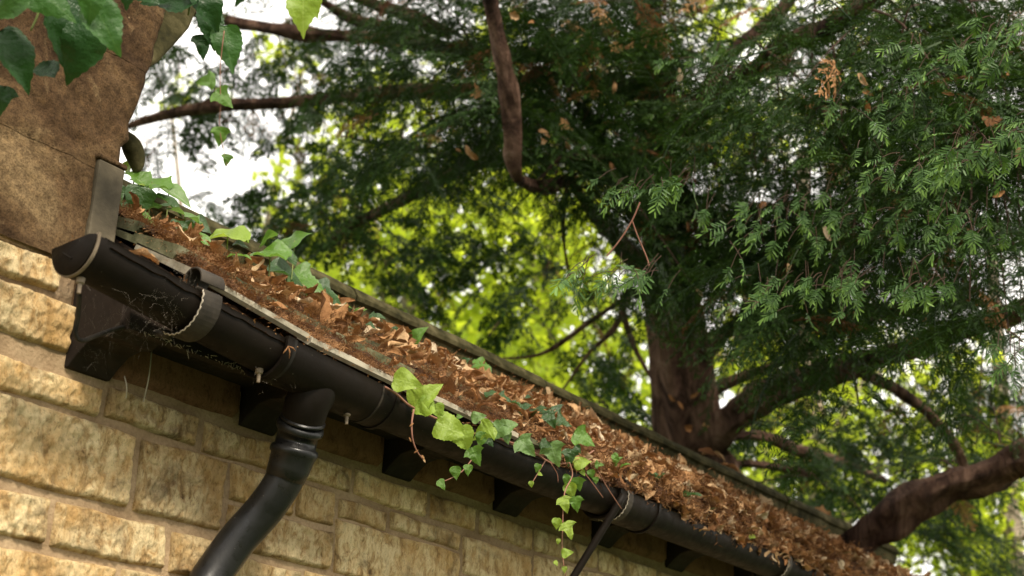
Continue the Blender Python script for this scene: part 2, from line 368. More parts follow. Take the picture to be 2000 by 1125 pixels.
# kneeler: set back behind the pier's edge, swelling out to the right
m = MB(); out = [(1.36, 2.86), (1.405, 2.885), (1.44, 2.925), (1.475, 2.985), (1.50, 3.03), (1.515, 3.09), (1.53, 3.18), (1.53, 3.3), (1.36, 3.3)]
yy = (YW+.03, YW+.42); nn = len(out)
m.add([(x, yy[0], z) for x, z in out]+[(x, yy[1], z-.03) for x, z in out], [tuple(range(nn)), tuple(range(2*nn-1, nn-1, -1))]+[(i, i+nn, (i+1)%nn+nn, (i+1)%nn) for i in range(nn)])
o = bevel(m.build('kneeler', M_COPE, pier, False), .006); reparent_world(o, pier); o['label'] = 'dark stone swelling out at the top'  # darker than the pier, shares the coping stone colours
# lead flashing
m = MB(); m.box((1.306, YW-.0195, 2.47), (1.362, YW-.006, 2.652)); o = bevel(m.build('flashing', M_LEAD, pier, False), .004); reparent_world(o, pier)
m = MB(); m.box((1.302, YW-.022, 2.652), (1.365, YW-.004, 2.662)); o = bevel(m.build('flashing_cap', M_PIER, pier, False), .004, 3); reparent_world(o, pier)

# ------------------------------------------------------------------ back wall with coping
bw = empty('coped_wall', 'mossy moulded coping stones on the low wall behind the leaf covered roof', 'wall', (3, 2.15, 0))
YB = 2.16
prof = [(2.122, 2.735), (2.118, 2.752), (2.116, 2.776), (2.106, 2.781), (2.105, 2.792), (2.114, 2.808), (2.124, 2.818), (2.150, 2.832), (2.27, 2.850), (2.40, 2.832), (2.44, 2.79), (2.44, 2.735), (2.155, 2.735), (2.135, 2.735)]
edges = [1.55, 2.30, 3.12, 3.93, 4.75, 5.30, 5.88]
for a, b in zip(edges, edges[1:]):
    m = MB(); n = 14; vs = []
    dz = random.uniform(-.004, .004); dy = random.uniform(-.004, .004)
    for i in range(n+1):
        x = a+.003+(b-a-.006)*i/n
        for (y, z) in prof:
            vs.append((x, y+dy+.005*noise.noise(Vector((x*9, y*12, z*12))), z+dz+.005*noise.noise(Vector((x*8, y*9+3, z*9)))))
    q = len(prof); fs = [(i*q+k, i*q+(k+1)%q, (i+1)*q+(k+1)%q, (i+1)*q+k) for i in range(n) for k in range(q)]
    fs += [tuple(range(q)), tuple(n*q+k for k in range(q))[::-1]]
    m.add(vs, fs); o = m.build('coping_stone', M_COPE, bw, False); reparent_world(o, bw)
m = MB(); m.box((1.45, YB, 0), (5.84, YB+.24, 2.734)); o = m.build('masonry', M_COPE, bw, False); reparent_world(o, bw)
for i, (a, b, z0, z1) in enumerate([(5.36, 5.60, 2.60, 2.73), (5.61, 5.83, 2.62, 2.73), (5.36, 5.50, 2.42, 2.59), (5.51, 5.83, 2.42, 2.61), (5.36, 5.62, 2.24, 2.41), (5.63, 5.83, 2.24, 2.41)]):
    o = stone(a, b, z0, z1, .005, .02, M_LICH, bw, yb=YB, rough=False); reparent_world(o, bw)
# rounded stone end behind the pier
m = MB(); pts = []
p0 = atd(243, 262, 2.72); p1 = atd(262, 338, 2.72)
c = [p0+(p1-p0)*t+Vector((math.sin(t*2.6)*.012, 0, math.sin(t*2.6)*.008)) for t in np.linspace(0, 1, 8)]
m.tube(c, [.010, .016, .019, .020, .019, .017, .013, .007], 12, True, .1)
tag(m.build('ridge_tile', M_COPE), 'rounded dark ridge tile end peeping out behind the brown pier', 'tile')

# ------------------------------------------------------------------ roof
def ze(x): return float(np.interp(x, [1.15, 1.4, 1.64, 1.9, 2.3, 2.8, 3.2, 5.4], [2.440, 2.412, 2.378, 2.366, 2.357, 2.36, 2.362, 2.36]))
def yE(x): return float(np.interp(x, [1.15, 1.4, 1.64, 5.4], [1.640, 1.625, 1.610, 1.612]))
def zb(x): return float(np.interp(x, [1.3, 2.4, 3.1, 4.2, 5.0, 5.4], [2.752, 2.735, 2.722, 2.690, 2.665, 2.65]))
def roof(x, s, h=0.0):      # s: 0 at the eaves, 1 at the back wall
    a = Vector((x, yE(x), ze(x))); b = Vector((x, YB, zb(x))); d = (b-a); p = a+d*s
    n = Vector((0, -d.z, d.y)).normalized(); return p+n*h
rf = empty('slate_roof', 'stone slate lean-to roof buried in brown leaves', 'roof', (3, 1.9, 2.3))
SL = []
cs = [(-.02, .30), (.14, .46), (.33, .62), (.5, .80), (.68, 1.0)]
for ci, (s0, s1) in enumerate(cs):
    x = 1.395-(.26 if ci == 0 else 0)*0 + random.uniform(0, .05)
    x = 1.385
    while x < 5.32:
        w = random.uniform(.24, .46) if ci == 0 else random.uniform(.2, .36); x1 = min(5.34, x+w)
        if 5.34-x1 < .08: x1 = 5.34
        m = MB(); n = 7; th = random.uniform(.018, .027) if ci else .013; lift = .004+random.uniform(0, .006)+(.006 if ci and x < 2.3 else 0)
        js = random.uniform(-.012, .012) if ci else 0; rag = random.random()*30; vs = []
        for i in range(n+1):
            xx = x+.003+(x1-x-.006)*i/n; e = (.010 if ci else .009)*noise.noise(Vector((xx*22, rag, 0))); fr = s0+js+e
            vs += [roof(xx, fr, lift+th), roof(xx, fr-.006, lift+th*.4), roof(xx, fr, lift-.002), roof(xx, s1, -.006), roof(xx, s1, .006)]
        q = 5; fs = [(i*q+k, i*q+(k+1)%q, (i+1)*q+(k+1)%q, (i+1)*q+k) for i in range(n) for k in range(q)]+[tuple(range(q)), tuple(n*q+k for k in range(q))[::-1]]
        m.add(vs, fs); o = m.build('slate', M_EAVE if ci == 0 and x < 2.2 else M_SLATE, rf, False); reparent_world(o, rf); x = x1
m = MB(); n = 40; vs = []
for i in range(n+1):
    x = 1.39+(5.33-1.39)*i/n; vs += [roof(x, .0, -.008), roof(x, 1.0, -.008), roof(x, 1, -.03), roof(x, 0, -.03)]
m.add(vs, [(i*4+k, i*4+(k+1)%4, (i+1)*4+(k+1)%4, (i+1)*4+k) for i in range(n) for k in range(4)]+[(0, 1, 2, 3), (n*4+3, n*4+2, n*4+1, n*4)])
o = m.build('roof_deck', M_WOODB, rf, False); reparent_world(o, rf)
# leaf mould lying on the slates, patchy so that some slate edges show
LEDGE = (.14, .33, .5, .68)
def litter_h(x, s):
    left = float(np.interp(x, [2.1, 2.7], [1, 0])); nz = noise.noise(Vector((x*5, s*4, 1))); nf = noise.noise(Vector((x*16, s*12, 2)))
    d = min([s-q for q in LEDGE if s-q > -.035] or [9], key=abs)
    led = (-.026 if -.002 < d < .055 else -.008 if -.035 < d <= -.002 else 0)*(1 if noise.noise(Vector((x*2.2, s*1.5, 7))) > -.18 else .2)
    hl = .027+.010*nz+.007*nf+led+float(np.interp(s, [-.06, .02, .10], [-.05, -.030, 0]))
    hr = .030+.014*nz+.010*nf+float(np.interp(s, [-.06, .03, .12], [-.014, .004, 0]))
    return left*hl+(1-left)*hr+float(np.interp(s, [.70, .92, 1.0], [0, -.026, -.040]))
m = MB(); nx = 420; ns = 90; vs = []
for j in range(ns+1):
    s = -.05+1.05*j/ns
    for i in range(nx+1):
        x = 1.39+3.95*i/nx; vs.append(roof(x, s, litter_h(x, s)+.002+.004*noise.noise(Vector((x*60, s*50, 0)))))
m.add(vs, [(j*(nx+1)+i, j*(nx+1)+i+1, (j+1)*(nx+1)+i+1, (j+1)*(nx+1)+i) for j in range(ns) for i in range(nx)])
tag(m.build('leaf_mould', M_HUMUS), 'dark rotted leaf mould lying in drifts on the roof slates', 'leaf litter', kind='stuff')
# rafter feet
for i, x in enumerate(RX[:9]):
    m = MB(); w = .088; yo = .125
    P2 = [(YW+.02, 2.283), (YW-.004, 2.283), (YW-.022, 2.300), (YW-.045, 2.316), (YW-.072, 2.322), (YW-.100, 2.318), (YW-yo, 2.330), (YW-yo, 2.40), (YW+.02, 2.44)]
    q = len(P2); m.add([(x, y, z) for y, z in P2]+[(x+w, y, z) for y, z in P2], [tuple(range(q)), tuple(range(2*q-1, q-1, -1))]+[(k, k+q, (k+1)%q+q, (k+1)%q) for k in range(q)])
    o = bevel(m.build('rafter_foot', M_WOODB, rf, False), .002); reparent_world(o, rf)
m = MB(); n = 60; vs = []
for i in range(n+1):
    x = 1.32+4.0*i/n; zt = min(ze(max(x, 1.4))-.006, 2.42); zl = 2.326+.0025*noise.noise(Vector((x*7, 0, 0)))
    vs += [(x, 1.688, zl), (x, 1.706, zl), (x, 1.706, zt), (x, 1.688, zt)]
m.add(vs, [(i*4+k, i*4+(k+1)%4, (i+1)*4+(k+1)%4, (i+1)*4+k) for i in range(n) for k in range(4)]+[(0, 1, 2, 3), (n*4+3, n*4+2, n*4+1, n*4)])
o = m.build('fascia_board', M_WOODB, rf, False); reparent_world(o, rf)
m = MB(); m.box((1.32, 1.7065, 2.352), (5.3, YW+.01, 2.360)); o = m.build('soffit_board', M_WOODB, rf, False); reparent_world(o, rf)

# ------------------------------------------------------------------ gutter
YG = 1.6175; GR = .0465
def zr(x): return float(np.interp(x, [1.15, 1.36, 1.55, 1.8, 2.3, 5.4], [2.392, 2.370, 2.352, 2.336, 2.321, 2.314]))
ROLL = math.radians(4)
def gpt(x, a, r):   # a: 0 = front lip ... pi = back lip, through the bottom
    a2 = a-ROLL*0; y = -math.cos(a2)*r; z = -math.sin(a2)*r
    return Vector((x, YG+y*math.cos(ROLL)+z*math.sin(ROLL), zr(x)-y*math.sin(ROLL)+z*math.cos(ROLL)))
def gutter_piece(x0, x1, r0, th=.0028, n=24, seg=20, lip=True):
    m = MB(); prof = []
    A = [math.pi*k/seg for k in range(seg+1)]
    if lip: prof += [(-.02, r0-th*1.3)]
    for a in A: prof.append((a, r0))
    if lip: prof[1:1] = [(-.075, r0-th*.9), (-.055, r0+.0018)]; prof += [(math.pi+.055, r0+.0018), (math.pi+.075, r0-th)]
    for a in A[::-1]: prof.append((a, r0-th))
    vs = []
    for i in range(n+1):
        x = x0+(x1-x0)*i/n; vs += [gpt(x, a, r) for a, r in prof]
    q = len(prof); fs = [(i*q+k, i*q+(k+1)%q, (i+1)*q+(k+1)%q, (i+1)*q+k) for i in range(n) for k in range(q)]
    fs += [(k, k+1, q-2-k, q-1-k) if False else () for k in range(0)]
    # end rings
    h = q//2
    for base in (0, n*q):
        for k in range(h-1): fs.append((base+k, base+k+1, base+q-2-k, base+q-1-k))
    m.add(vs, fs); return m
gut = empty('gutter', 'black half round gutter running along the eaves', 'gutter', (1.2, YG, 2.3))
def G(m, name, mat=M_GUT, smooth=True, label=None, bev=None):
    o = m.build(name, mat, gut, smooth)
    es = o.modifiers.new('edges', 'EDGE_SPLIT'); es.split_angle = math.radians(38)
    reparent_world(o, gut)
    if label: o['label'] = label
    return o
G(gutter_piece(1.165, 1.60, GR), 'channel'); G(gutter_piece(1.80, 5.42, GR, n=60), 'channel')
# end cap with flange
m = gutter_piece(1.149, 1.1535, GR+.0055, .009, 2); G(m, 'end_cap_flange', M_NIB)
m = MB(); ring = [gpt(1.146, math.pi*k/24, GR+.003) for k in range(25)]; ring2 = [gpt(1.140, math.pi*k/24, GR-.005) for k in range(25)]
ring3 = [gpt(1.168, math.pi*k/24, GR+.003) for k in range(25)]
cen = gpt(1.138, math.pi/2, GR*.42); m.add(ring+ring2+[cen]+ring3, [(k, k+1, 26+k-1+0, 25+k) for k in range(0)]+[(k, k+1, 25+k+1, 25+k) for k in range(24)]+[(25+k, 25+k+1, 50) for k in range(24)]+[(25+24, 25, 50)]+[(51+k, 51+k+1, k+1, k) for k in range(24)]+[(0, 24, 49, 25)])
G(m, 'end_cap', M_GUT)
m = MB(); mid = gpt(1.1385, math.pi*.5, GR*.48); m.tube([mid+Vector((.0, -.010, -.008)), mid+Vector((-.002, .010, .004))], .0016, 6); G(m, 'moulded_mark')
# outlet tee: larger body with a union rib on each side
G(gutter_piece(1.548, 1.845, GR+.006, .0035, 16), 'outlet_body')
for x, w in ((1.545, .016), (1.562, .007), (1.832, .010)): G(gutter_piece(x, x+w, GR+.0105 if w > .01 else GR+.0085, .006, 2), 'union_rib', M_IRON if w == .007 else M_GUT)
m = gutter_piece(1.7945, 1.7985, GR+.0074, .003, 2); G(m, 'seam', M_IRON)
# union further along, with ribs, below the second bracket
G(gutter_piece(2.62, 2.80, GR+.006, .0035, 8), 'union_sleeve')
for x in (2.618, 2.792): G(gutter_piece(x, x+.010, GR+.010, .006, 2), 'union_rib')
G(gutter_piece(4.30, 4.46, GR+.006, .0035, 8), 'union_sleeve')
# outlet stub that meets the downpipe
_py = [1.622, 1.622, 1.632, 1.648, 1.660, 1.668, 1.676, 1.688, 1.705, 1.727, 1.750, 1.767, 1.778, 1.782]
cl = [aty(*q, yy_) for yy_, q in zip(_py,  [(616, 742), (609, 762), (600, 790), (591, 822), (583, 845), (577, 870), (569, 900), (556, 935), (535, 970), (508, 1005), (472, 1045), (440, 1087), (412, 1127), (385, 1170)])]
c1 = catmull([aty(618, 742, 1.6205), aty(608, 770, 1.6255), cl[2], cl[3]], 6); m = MB(); m.tube(c1, lerp_list([.0445, .0425, .0405, .039, .0375], len(c1)), 28, False); G(m, 'outlet_spout', M_GUT)
m = MB(); tt = (cl[3]-cl[2]).normalized(); e = cl[3]; m.tube([e-tt*.006, e-tt*.003, e, e+tt*.002], [.0375, .0405, .0405, .0375], 28); G(m, 'spout_rim', M_PIPE)
# screws / drips hanging below
for (px, py) in [(155, 563), (505, 738), (677, 820)]:
    p = aty(px, py, YG-.004); m = MB(); m.tube([p+Vector((0, 0, .016)), p+Vector((0, 0, .008)), p+Vector((0, 0, .006)), p+Vector((0, 0, -.008))], [.007, .0065, .0035, .003], 10); G(m, 'screw', M_NIB)

# ------------------------------------------------------------------ downpipe
dp = empty('downpipe', 'black swan neck downpipe curving down from the gutter outlet', 'downpipe', (1.69, 1.70, 2.1))
def D(m, name, mat=M_PIPE):
    o = m.build(name, mat, dp); reparent_world(o, dp); return o
cc = catmull(cl[4:], 8); m = MB(); L = 3.0
cc += [Vector((cc[-1].x-.02*min(1, .5*(k+1)), 1.782, z)) for k, z in enumerate(np.arange(cc[-1].z-.05, .02, -.10))]
m.tube(cc, .0335, 30); D(m, 'pipe')
a, b = cl[3], cl[6]; ax = (b-a); ln = ax.length; t = ax.normalized()
pr = [(.003, .0350), (.004, .0385), (.007, .0412), (.013, .0425), (.019, .0415), (.0225, .0385), (.0235, .0362), (.046, .0362), (.0475, .0372), (.049, .0405), (.053, .0424), (.059, .0424), (.063, .0405), (.065, .0388), (.085, .0372), (.105, .0352), (.112, .0340)]
curve = catmull([a, cl[4], cl[5], b, cl[7]], 12)
def along(d):
    acc = 0
    for i in range(len(curve)-1):
        s = (curve[i+1]-curve[i]).length
        if acc+s >= d: return curve[i]+(curve[i+1]-curve[i])*((d-acc)/s)
        acc += s
    return curve[-1]
m = MB(); m.tube([along(d) for d, r in pr], [r for d, r in pr], 36); D(m, 'socket')

# ------------------------------------------------------------------ brackets
def bracket(x, name_label, w=.026, curl_r=.0155, full=True):
    r = empty('gutter_bracket', name_label, 'bracket', (x, YG, 2.3), 'iron brackets carrying the gutter')
    m = MB(); R0 = GR+.005; pts = []
    for k in range(19):
        a = -.12+(math.pi*.78+.12)*k/18; pts.append((gpt(x, a, R0), gpt(x, a, R0+.004)))
    vs = []
    for p, q in pts:
        for s_ in (-w/2, w/2): vs += [p+Vector((s_, 0, 0)), q+Vector((s_, 0, 0))]
    n = len(pts); fs = []
    for i in range(n-1):
        b0, b1 = i*4, (i+1)*4
        fs += [(b0+1, b0+3, b1+3, b1+1), (b0, b1, b1+2, b0+2), (b0, b0+1, b1+1, b1), (b0+2, b1+2, b1+3, b0+3)]
    fs += [(0, 2, 3, 1), (4*n-4, 4*n-3, 4*n-1, 4*n-2)]; m.add(vs, fs)
    o = m.build('strap', M_IRON, r, False); bevel(o, .0012); reparent_world(o, r)
    # curled hook over the front lip
    m = MB(); c = gpt(x, -.12, R0)+Vector((0, curl_r*.95, curl_r*.80)); vs = []; K = 26
    for k in range(K+1):
        a = math.pi*1.08-(2*math.pi*.93)*k/K; rr = curl_r*(1-.12*k/K)
        for s_ in (-w/2-.004, w/2+.006):
            for th in (0, -.0038): vs.append(c+Vector((s_, math.cos(a)*(rr+th), math.sin(a)*(rr+th))))
    fs = []
    for i in range(K):
        b0, b1 = i*4, (i+1)*4
        fs += [(b0, b0+2, b1+2, b1), (b0+1, b1+1, b1+3, b0+3), (b0, b1, b1+1, b0+1), (b0+2, b0+3, b1+3, b1+2)]
    fs += [(0, 1, 3, 2), (4*K, 4*K+2, 4*K+3, 4*K+1)]; m.add(vs, fs); o = m.build('curled_hook', M_IRON, r, False); bevel(o, .001)
    for pgn in o.data.polygons: pgn.use_smooth = True
    es = o.modifiers.new('edges', 'EDGE_SPLIT'); es.split_angle = .9; reparent_world(o, r)
    m = MB(); m.tube([gpt(x, a, R0+.003+.0012*math.sin(a*31))+Vector((-w/2, 0, 0)) for a in np.linspace(-.1, math.pi*.7, 50)], [.0008+.0009*abs(noise.noise(Vector((k*.35, x*9, 0)))) for k in range(50)], 6, True, .8); o = m.build('dust_crust', M_WEB, r); reparent_world(o, r)
    m = MB(); e = gpt(x, math.pi*.72, R0+.003); m.tube([e, e+Vector((0, .02, .004)), Vector((x, 1.69, 2.335))], .006, 8); o = m.build('arm', M_IRON, r); reparent_world(o, r)
    return r
bracket(1.375, 'cobwebbed gutter bracket with curled hook nearest the gutter end cap', .040, .024)
b2 = bracket(2.665, 'small curled bracket where the black stay rod meets the gutter', .022, .019)
bracket(3.52, 'far gutter bracket half buried in brown leaf litter', .022, .018)
m = MB(); p0 = aty(1207, 985, 1.565); p1 = aty(1112, 1140, 1.60); p1 = aty(1112, 1140, 1.66); p2 = p0+(p1-p0)*2.05
m.tube([p0-(p1-p0)*.12, p0, p1, p2], .0085, 10)
tag(m.build('stay_rod', M_GUT, None), 'straight black rod slanting down from the gutter in front of the wall', 'rod')
# black cable by the first rafter foot
m = MB(); m.tube(catmull([aty(155, 575, 1.66), aty(152, 620, 1.68), aty(147, 650, 1.69), aty(160, 665, 1.695), aty(190, 655, 1.70), aty(235, 640, 1.70), aty(270, 640, 1.70)], 8), .0036, 8)
tag(m.build('cable', M_IRON), 'thin black cable looping under the gutter end cap', 'cable')

# ------------------------------------------------------------------ leaf shapes (unit length along +x from the stalk, z up)
def blade(outline, cup=.12, fold=.15, wave=.04, seed=0, mid=True):
    # outline: upper half points (x,y) from base to tip; mirrored
    rnd = random.Random(seed); top = outline; n = len(top)
    vs = []; fs = []
    def zf(x, y): return fold*abs(y)-cup*(x-.35)**2+wave*math.sin(x*9+seed)*y*2+wave*.6*math.sin(y*14+seed*2)
    for (x, y) in top: vs.append((x, 0, zf(x, 0)))
    for sg in (1, -1):
        for fr in (.5, 1):
            for (x, y) in top: vs.append((x if fr == 1 else x*.5+.5*x, sg*y*fr, zf(x, sg*y*fr)))
    for si in range(2):
        o1 = n*(1+2*si); o2 = o1+n
        for i in range(n-1):
            for a, b in ((0, o1), (o1, o2)):
                q = (a+i, a+i+1, b+i+1, b+i); fs.append(q if si == 0 else q[::-1])
    return vs, fs
SH = {
 'heart': [(.0, .005), (-.05, .16), (.0, .30), (.10, .40), (.22, .43), (.34, .40), (.45, .35), (.56, .28), (.68, .20), (.80, .12), (.90, .05), (1.0, .0)],
 'three': [(.0, .005), (-.06, .17), (-.02, .33), (.10, .46), (.24, .56), (.27, .44), (.36, .33), (.48, .30), (.60, .25), (.72, .19), (.86, .09), (1.0, .0)],
 'round': [(.0, .005), (-.08, .2), (-.06, .36), (.04, .48), (.16, .52), (.30, .51), (.42, .50), (.50, .42), (.64, .37), (.78, .28), (.90, .14), (.98, .0)],
 'creep': [(.0, .005), (-.03, .14), (.03, .25), (.10, .30), (.2, .335), (.30, .33), (.42, .32), (.55, .26), (.68, .19), (.80, .12), (.92, .045), (1.0, .0)],
 'lance': [(.0, .01), (.1, .08), (.22, .13), (.35, .155), (.5, .16), (.62, .15), (.75, .12), (.88, .07), (1.0, .0)],
}
def serrate(o, amp=.02):
    out = []
    for i in range(len(o)-1):
        out.append(o[i]); x = (o[i][0]+o[i+1][0])/2; y = (o[i][1]+o[i+1][1])/2
        if 2 < i < len(o)-2: out.append((x-amp*.6, max(0, y-amp)))
    out.append(o[-1]); return out
LEAFMESH = {}
def leaf_mesh(kind, mat, seed):
    k = (kind, mat.name, seed)
    if k not in LEAFMESH:
        o = SH[kind]; o = serrate(o, .018) if kind in ('creep', 'three', 'round') else o
        vs, fs = blade(o, (.28, .42, .2, .5)[seed % 4], (.16, .26, .08, .30)[seed % 4], .08, seed)
        m = MB(); m.add(vs, fs); me = m.mesh('leaf', mat, True); LEAFMESH[k] = me
    return LEAFMESH[k]
def orient(loc, tip, normal, s):
    x = Vector(tip).normalized(); n = Vector(normal); n = (n-x*n.dot(x)).normalized(); y = n.cross(x)
    mt = Matrix.Identity(4)
    for i in range(3): mt[i][0] = x[i]*s; mt[i][1] = y[i]*s; mt[i][2] = n[i]*s; mt[i][3] = loc[i]
    return mt
def camdir(dx, dy): # world direction of an image direction (dy down)
    return Vector(RW @ np.array([dx, -dy, 0.0]))
def place_leaf(name, parent, kind, mat, p, size, ang, jitter=.35, facing=.75, up=.5, seed=None):
    # ang: image angle of the tip, degrees clockwise from right
    a = math.radians(ang); tip = camdir(math.cos(a), math.sin(a))+Vector((rng.normal(), rng.normal(), rng.normal()))*.15*jitter*2
    view = (Vector(CAM)-p).normalized(); nrm = view*facing+Vector((0, 0, 1))*up+Vector((rng.normal(), rng.normal(), rng.normal()))*jitter*.5
    o = link(name, leaf_mesh(kind, mat, seed if seed is not None else random.randrange(4)), parent)
    mt = orient(p-tip.normalized()*size*.42, tip, nrm, size)
    o.matrix_world = mt
    if parent: o.matrix_parent_inverse = Matrix.Translation(-parent.location)
    o.matrix_basis = mt
    return o
def stemtube(parent, pts, r0, r1, mat=M_STEM, name='stem'):
    m = MB(); c = catmull(pts, 5); m.tube(c, list(np.linspace(r0, r1, len(c))), 6, True, .15); o = m.build(name, mat, parent); reparent_world(o, parent); return o
mm_ = {'b': M_IVYB, 'm': M_IVYM, 'p': M_IVYP, 'd': M_IVYD}
# trailing ivy over the gutter
ivy = empty('trailing_ivy', 'fresh green ivy trailing over the front lip of the gutter', 'ivy', (2.3, 1.55, 2.3))
YI = 1.548
def zc(X, Y): return (740+X/4, 710+Y/4)
def I(pts, **k): return [aty(a, b, k.get('y', YI)) for a, b in pts]
stemtube(ivy, I([(752, 756), (775, 770), (800, 792), (840, 812), (880, 828), (930, 848), (980, 858), (1040, 882), (1080, 905), (1125, 900), (1160, 880)], y=1.556), .0022, .0016)
stemtube(ivy, I([(808, 800), (804, 828), (806, 858), (815, 882), (829, 900)], y=1.535), .0021, .0010)
stemtube(ivy, I([(935, 865), (926, 890), (905, 918), (885, 932), (862, 942)]), .0014, .0008)
stemtube(ivy, I([(1065, 900), (1052, 922), (1038, 945)]), .0014, .0008)
stemtube(ivy, I([(1112, 903), (1118, 928), (1104, 958), (1100, 990), (1099, 1030), (1098, 1070), (1102, 1110), (1110, 1150)], y=1.525), .0015, .0008)
stemtube(ivy, I([(1135, 915), (1158, 945), (1178, 972)]), .0013, .0009)
stemtube(ivy, I([(1168, 920), (1188, 955), (1214, 994)]), .0013, .0009)
stemtube(ivy, I([(1076, 905), (1088, 925), (1090, 942)]), .0011, .0007)
for (px, py) in [(803, 830), (801, 858), (812, 882), (828, 898), (826, 892)]:
    place_leaf('withered_bud', ivy, 'lance', M_DEAD, aty(px, py, 1.533), .010, random.uniform(-60, 60))
def PXS(w, y=YI, px=1000, py=880): return w/F*proj(aty(px, py, y))[2]
IV = [ # X,Y (crop), length, kind, colour, tip angle
 (215,140,225,'heart','b',10),(365,255,270,'three','b',-42),(350,345,170,'round','b',160),(465,370,130,'heart','b',60),(550,505,220,'round','b',20),(660,580,175,'round','b',70),
 (820,535,185,'three','b',150),(800,590,120,'heart','m',100),(925,525,140,'round','p',130),(1000,500,150,'round','p',-30),(1000,580,100,'heart','p',70),(775,418,115,'heart','p',-20),(865,610,90,'three','d',40),(630,415,50,'heart','m',0),
 (755,722,150,'three','m',70),(600,852,105,'heart','m',85),(695,830,88,'heart','m',75),(490,945,88,'heart','m',65),
 (1150,650,180,'three','p',50),(1368,705,190,'three','p',75),(1305,632,95,'three','d',20),(1490,730,130,'three','d',95),(1585,775,135,'heart','b',-15),(1600,588,180,'three','m',25),(1555,670,70,'heart','d',60),
 (1240,815,70,'heart','m',110),(1260,865,42,'heart','b',20),(1190,942,52,'heart','b',85),
 (1465,905,82,'heart','m',110),(1560,940,110,'three','m',80),(1500,990,125,'heart','b',65),(1540,1095,120,'three','m',80),(1450,1100,125,'three','b',60),
 (1720,790,68,'three','m',0),(1660,862,72,'heart','m',90),(1695,912,56,'heart','m',80),(1595,855,52,'heart','b',60),(1850,732,70,'heart','m',40),
 (1390,1250,90,'heart','b',95),(1480,1300,135,'three','b',60),(1400,1390,46,'heart','b',100),(1470,1480,90,'heart','b',-10),(1385,1560,48,'heart','b',60),(1450,1610,52,'heart','b',90)]
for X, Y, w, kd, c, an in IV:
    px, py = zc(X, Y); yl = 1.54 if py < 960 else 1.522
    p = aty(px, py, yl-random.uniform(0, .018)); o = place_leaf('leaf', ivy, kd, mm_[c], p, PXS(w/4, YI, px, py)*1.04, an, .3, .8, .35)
# ivy standing in the litter along the roof
ivr = empty('roof_ivy', 'broad green ivy leaves standing up out of the roof litter near the pier', 'ivy', (2, 1.95, 2.6))
RL = [ # px,py,len px,kind,col,tip,roof s
 (262,345,62,'three','m',-150,.85),(297,355,80,'three','m',200,.85),(258,318,45,'heart','b',-60,.9),(330,372,85,'three','p',20,.9),(300,405,60,'heart','d',-20,.7),(245,420,55,'three','d',60,.6),(268,395,70,'heart','d',100,.65),
 (362,418,70,'three','p',-160,.75),(330,395,60,'heart','d',30,.8),(375,455,80,'heart','m',20,.72),(445,461,78,'round','b',190,.7),(528,495,72,'round','m',190,.62),(575,470,66,'heart','m',-25,.66),(522,467,45,'heart','m',140,.66),(392,440,45,'heart','d',30,.8),
 (560,535,80,'heart','d',30,.7),(600,550,78,'three','m',20,.7),(640,575,70,'three','d',20,.75),(655,590,60,'heart','m',10,.8),(415,482,20,'heart','b',80,.6),(455,498,24,'heart','m',0,.6),(478,500,26,'heart','m',10,.6),
 (570,505,34,'heart','d',60,.6),(470,478,30,'heart','d',10,.7),(285,430,40,'heart','m',20,.6),(232,380,40,'heart','d',80,.6),(275,375,34,'heart','b',50,.7),(350,440,40,'heart','d',10,.7)]
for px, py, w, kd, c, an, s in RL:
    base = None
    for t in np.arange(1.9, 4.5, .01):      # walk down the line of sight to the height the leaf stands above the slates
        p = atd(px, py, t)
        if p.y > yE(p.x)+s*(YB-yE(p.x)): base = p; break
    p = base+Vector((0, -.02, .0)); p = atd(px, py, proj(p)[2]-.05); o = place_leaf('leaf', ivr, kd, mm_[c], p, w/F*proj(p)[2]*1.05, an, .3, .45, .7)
    if w > 60:
        sv_ = (p.y-yE(p.x))/(YB-yE(p.x)); q = roof(max(1.4, p.x), min(.98, sv_+.02), .01); stemtube(ivr, [p, p*.4+q*.6+Vector((.005, 0, 0)), q], .0013, .0016, M_GSTEM)
ivm = empty('roof_ivy', 'small dark ivy leaves dotted through the brown litter mid roof', 'ivy', (3, 1.9, 2.6))
RM = [(785,628,30,'d'),(805,632,26,'d'),(838,636,50,'b'),(822,632,44,'m'),(872,667,46,'b'),(815,656,40,'m'),(850,660,30,'m'),(770,650,22,'d'),(755,628,30,'d'),(735,618,28,'d'),(925,722,46,'m'),(945,718,44,'m'),(905,708,30,'d'),(1000,735,46,'m'),(985,728,40,'d'),
 (958,768,24,'d'),(985,777,24,'d'),(1010,788,22,'d'),(1025,795,28,'d'),(1052,800,34,'d'),(1090,812,40,'d'),(1075,820,30,'d'),(1100,826,30,'d'),(1130,800,34,'m'),(1150,806,30,'m'),(1065,805,24,'d'),(1035,780,20,'d'),(1115,795,22,'d'),(1350,965,34,'d'),(1388,995,20,'d'),(1205,900,20,'m'),(1220,908,18,'m'),(1275,925,18,'d'),(1290,928,20,'d'),(1470,1048,16,'b'),(700,610,26,'m'),(725,636,20,'d')]
def on_roof(px, py, h=.02):
    for t in np.arange(1.9, 6.5, .008):
        p = atd(px, py, t)
        if p.y >= YB: break
        x = p.x
        if 1.3 < x < 5.5:
            s = (p.y-yE(x))/(YB-yE(x))
            if -.1 < s and p.z < roof(x, s, 0).z+h+max(0, litter_h(x, s)): return p, s
    return None, None
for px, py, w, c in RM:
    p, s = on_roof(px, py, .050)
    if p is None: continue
    place_leaf('leaf', ivm, random.choice(['heart', 'three', 'three']), mm_[c], p, w/F*proj(p)[2]*1.15, random.uniform(-40, 60), .4, .45, .7)
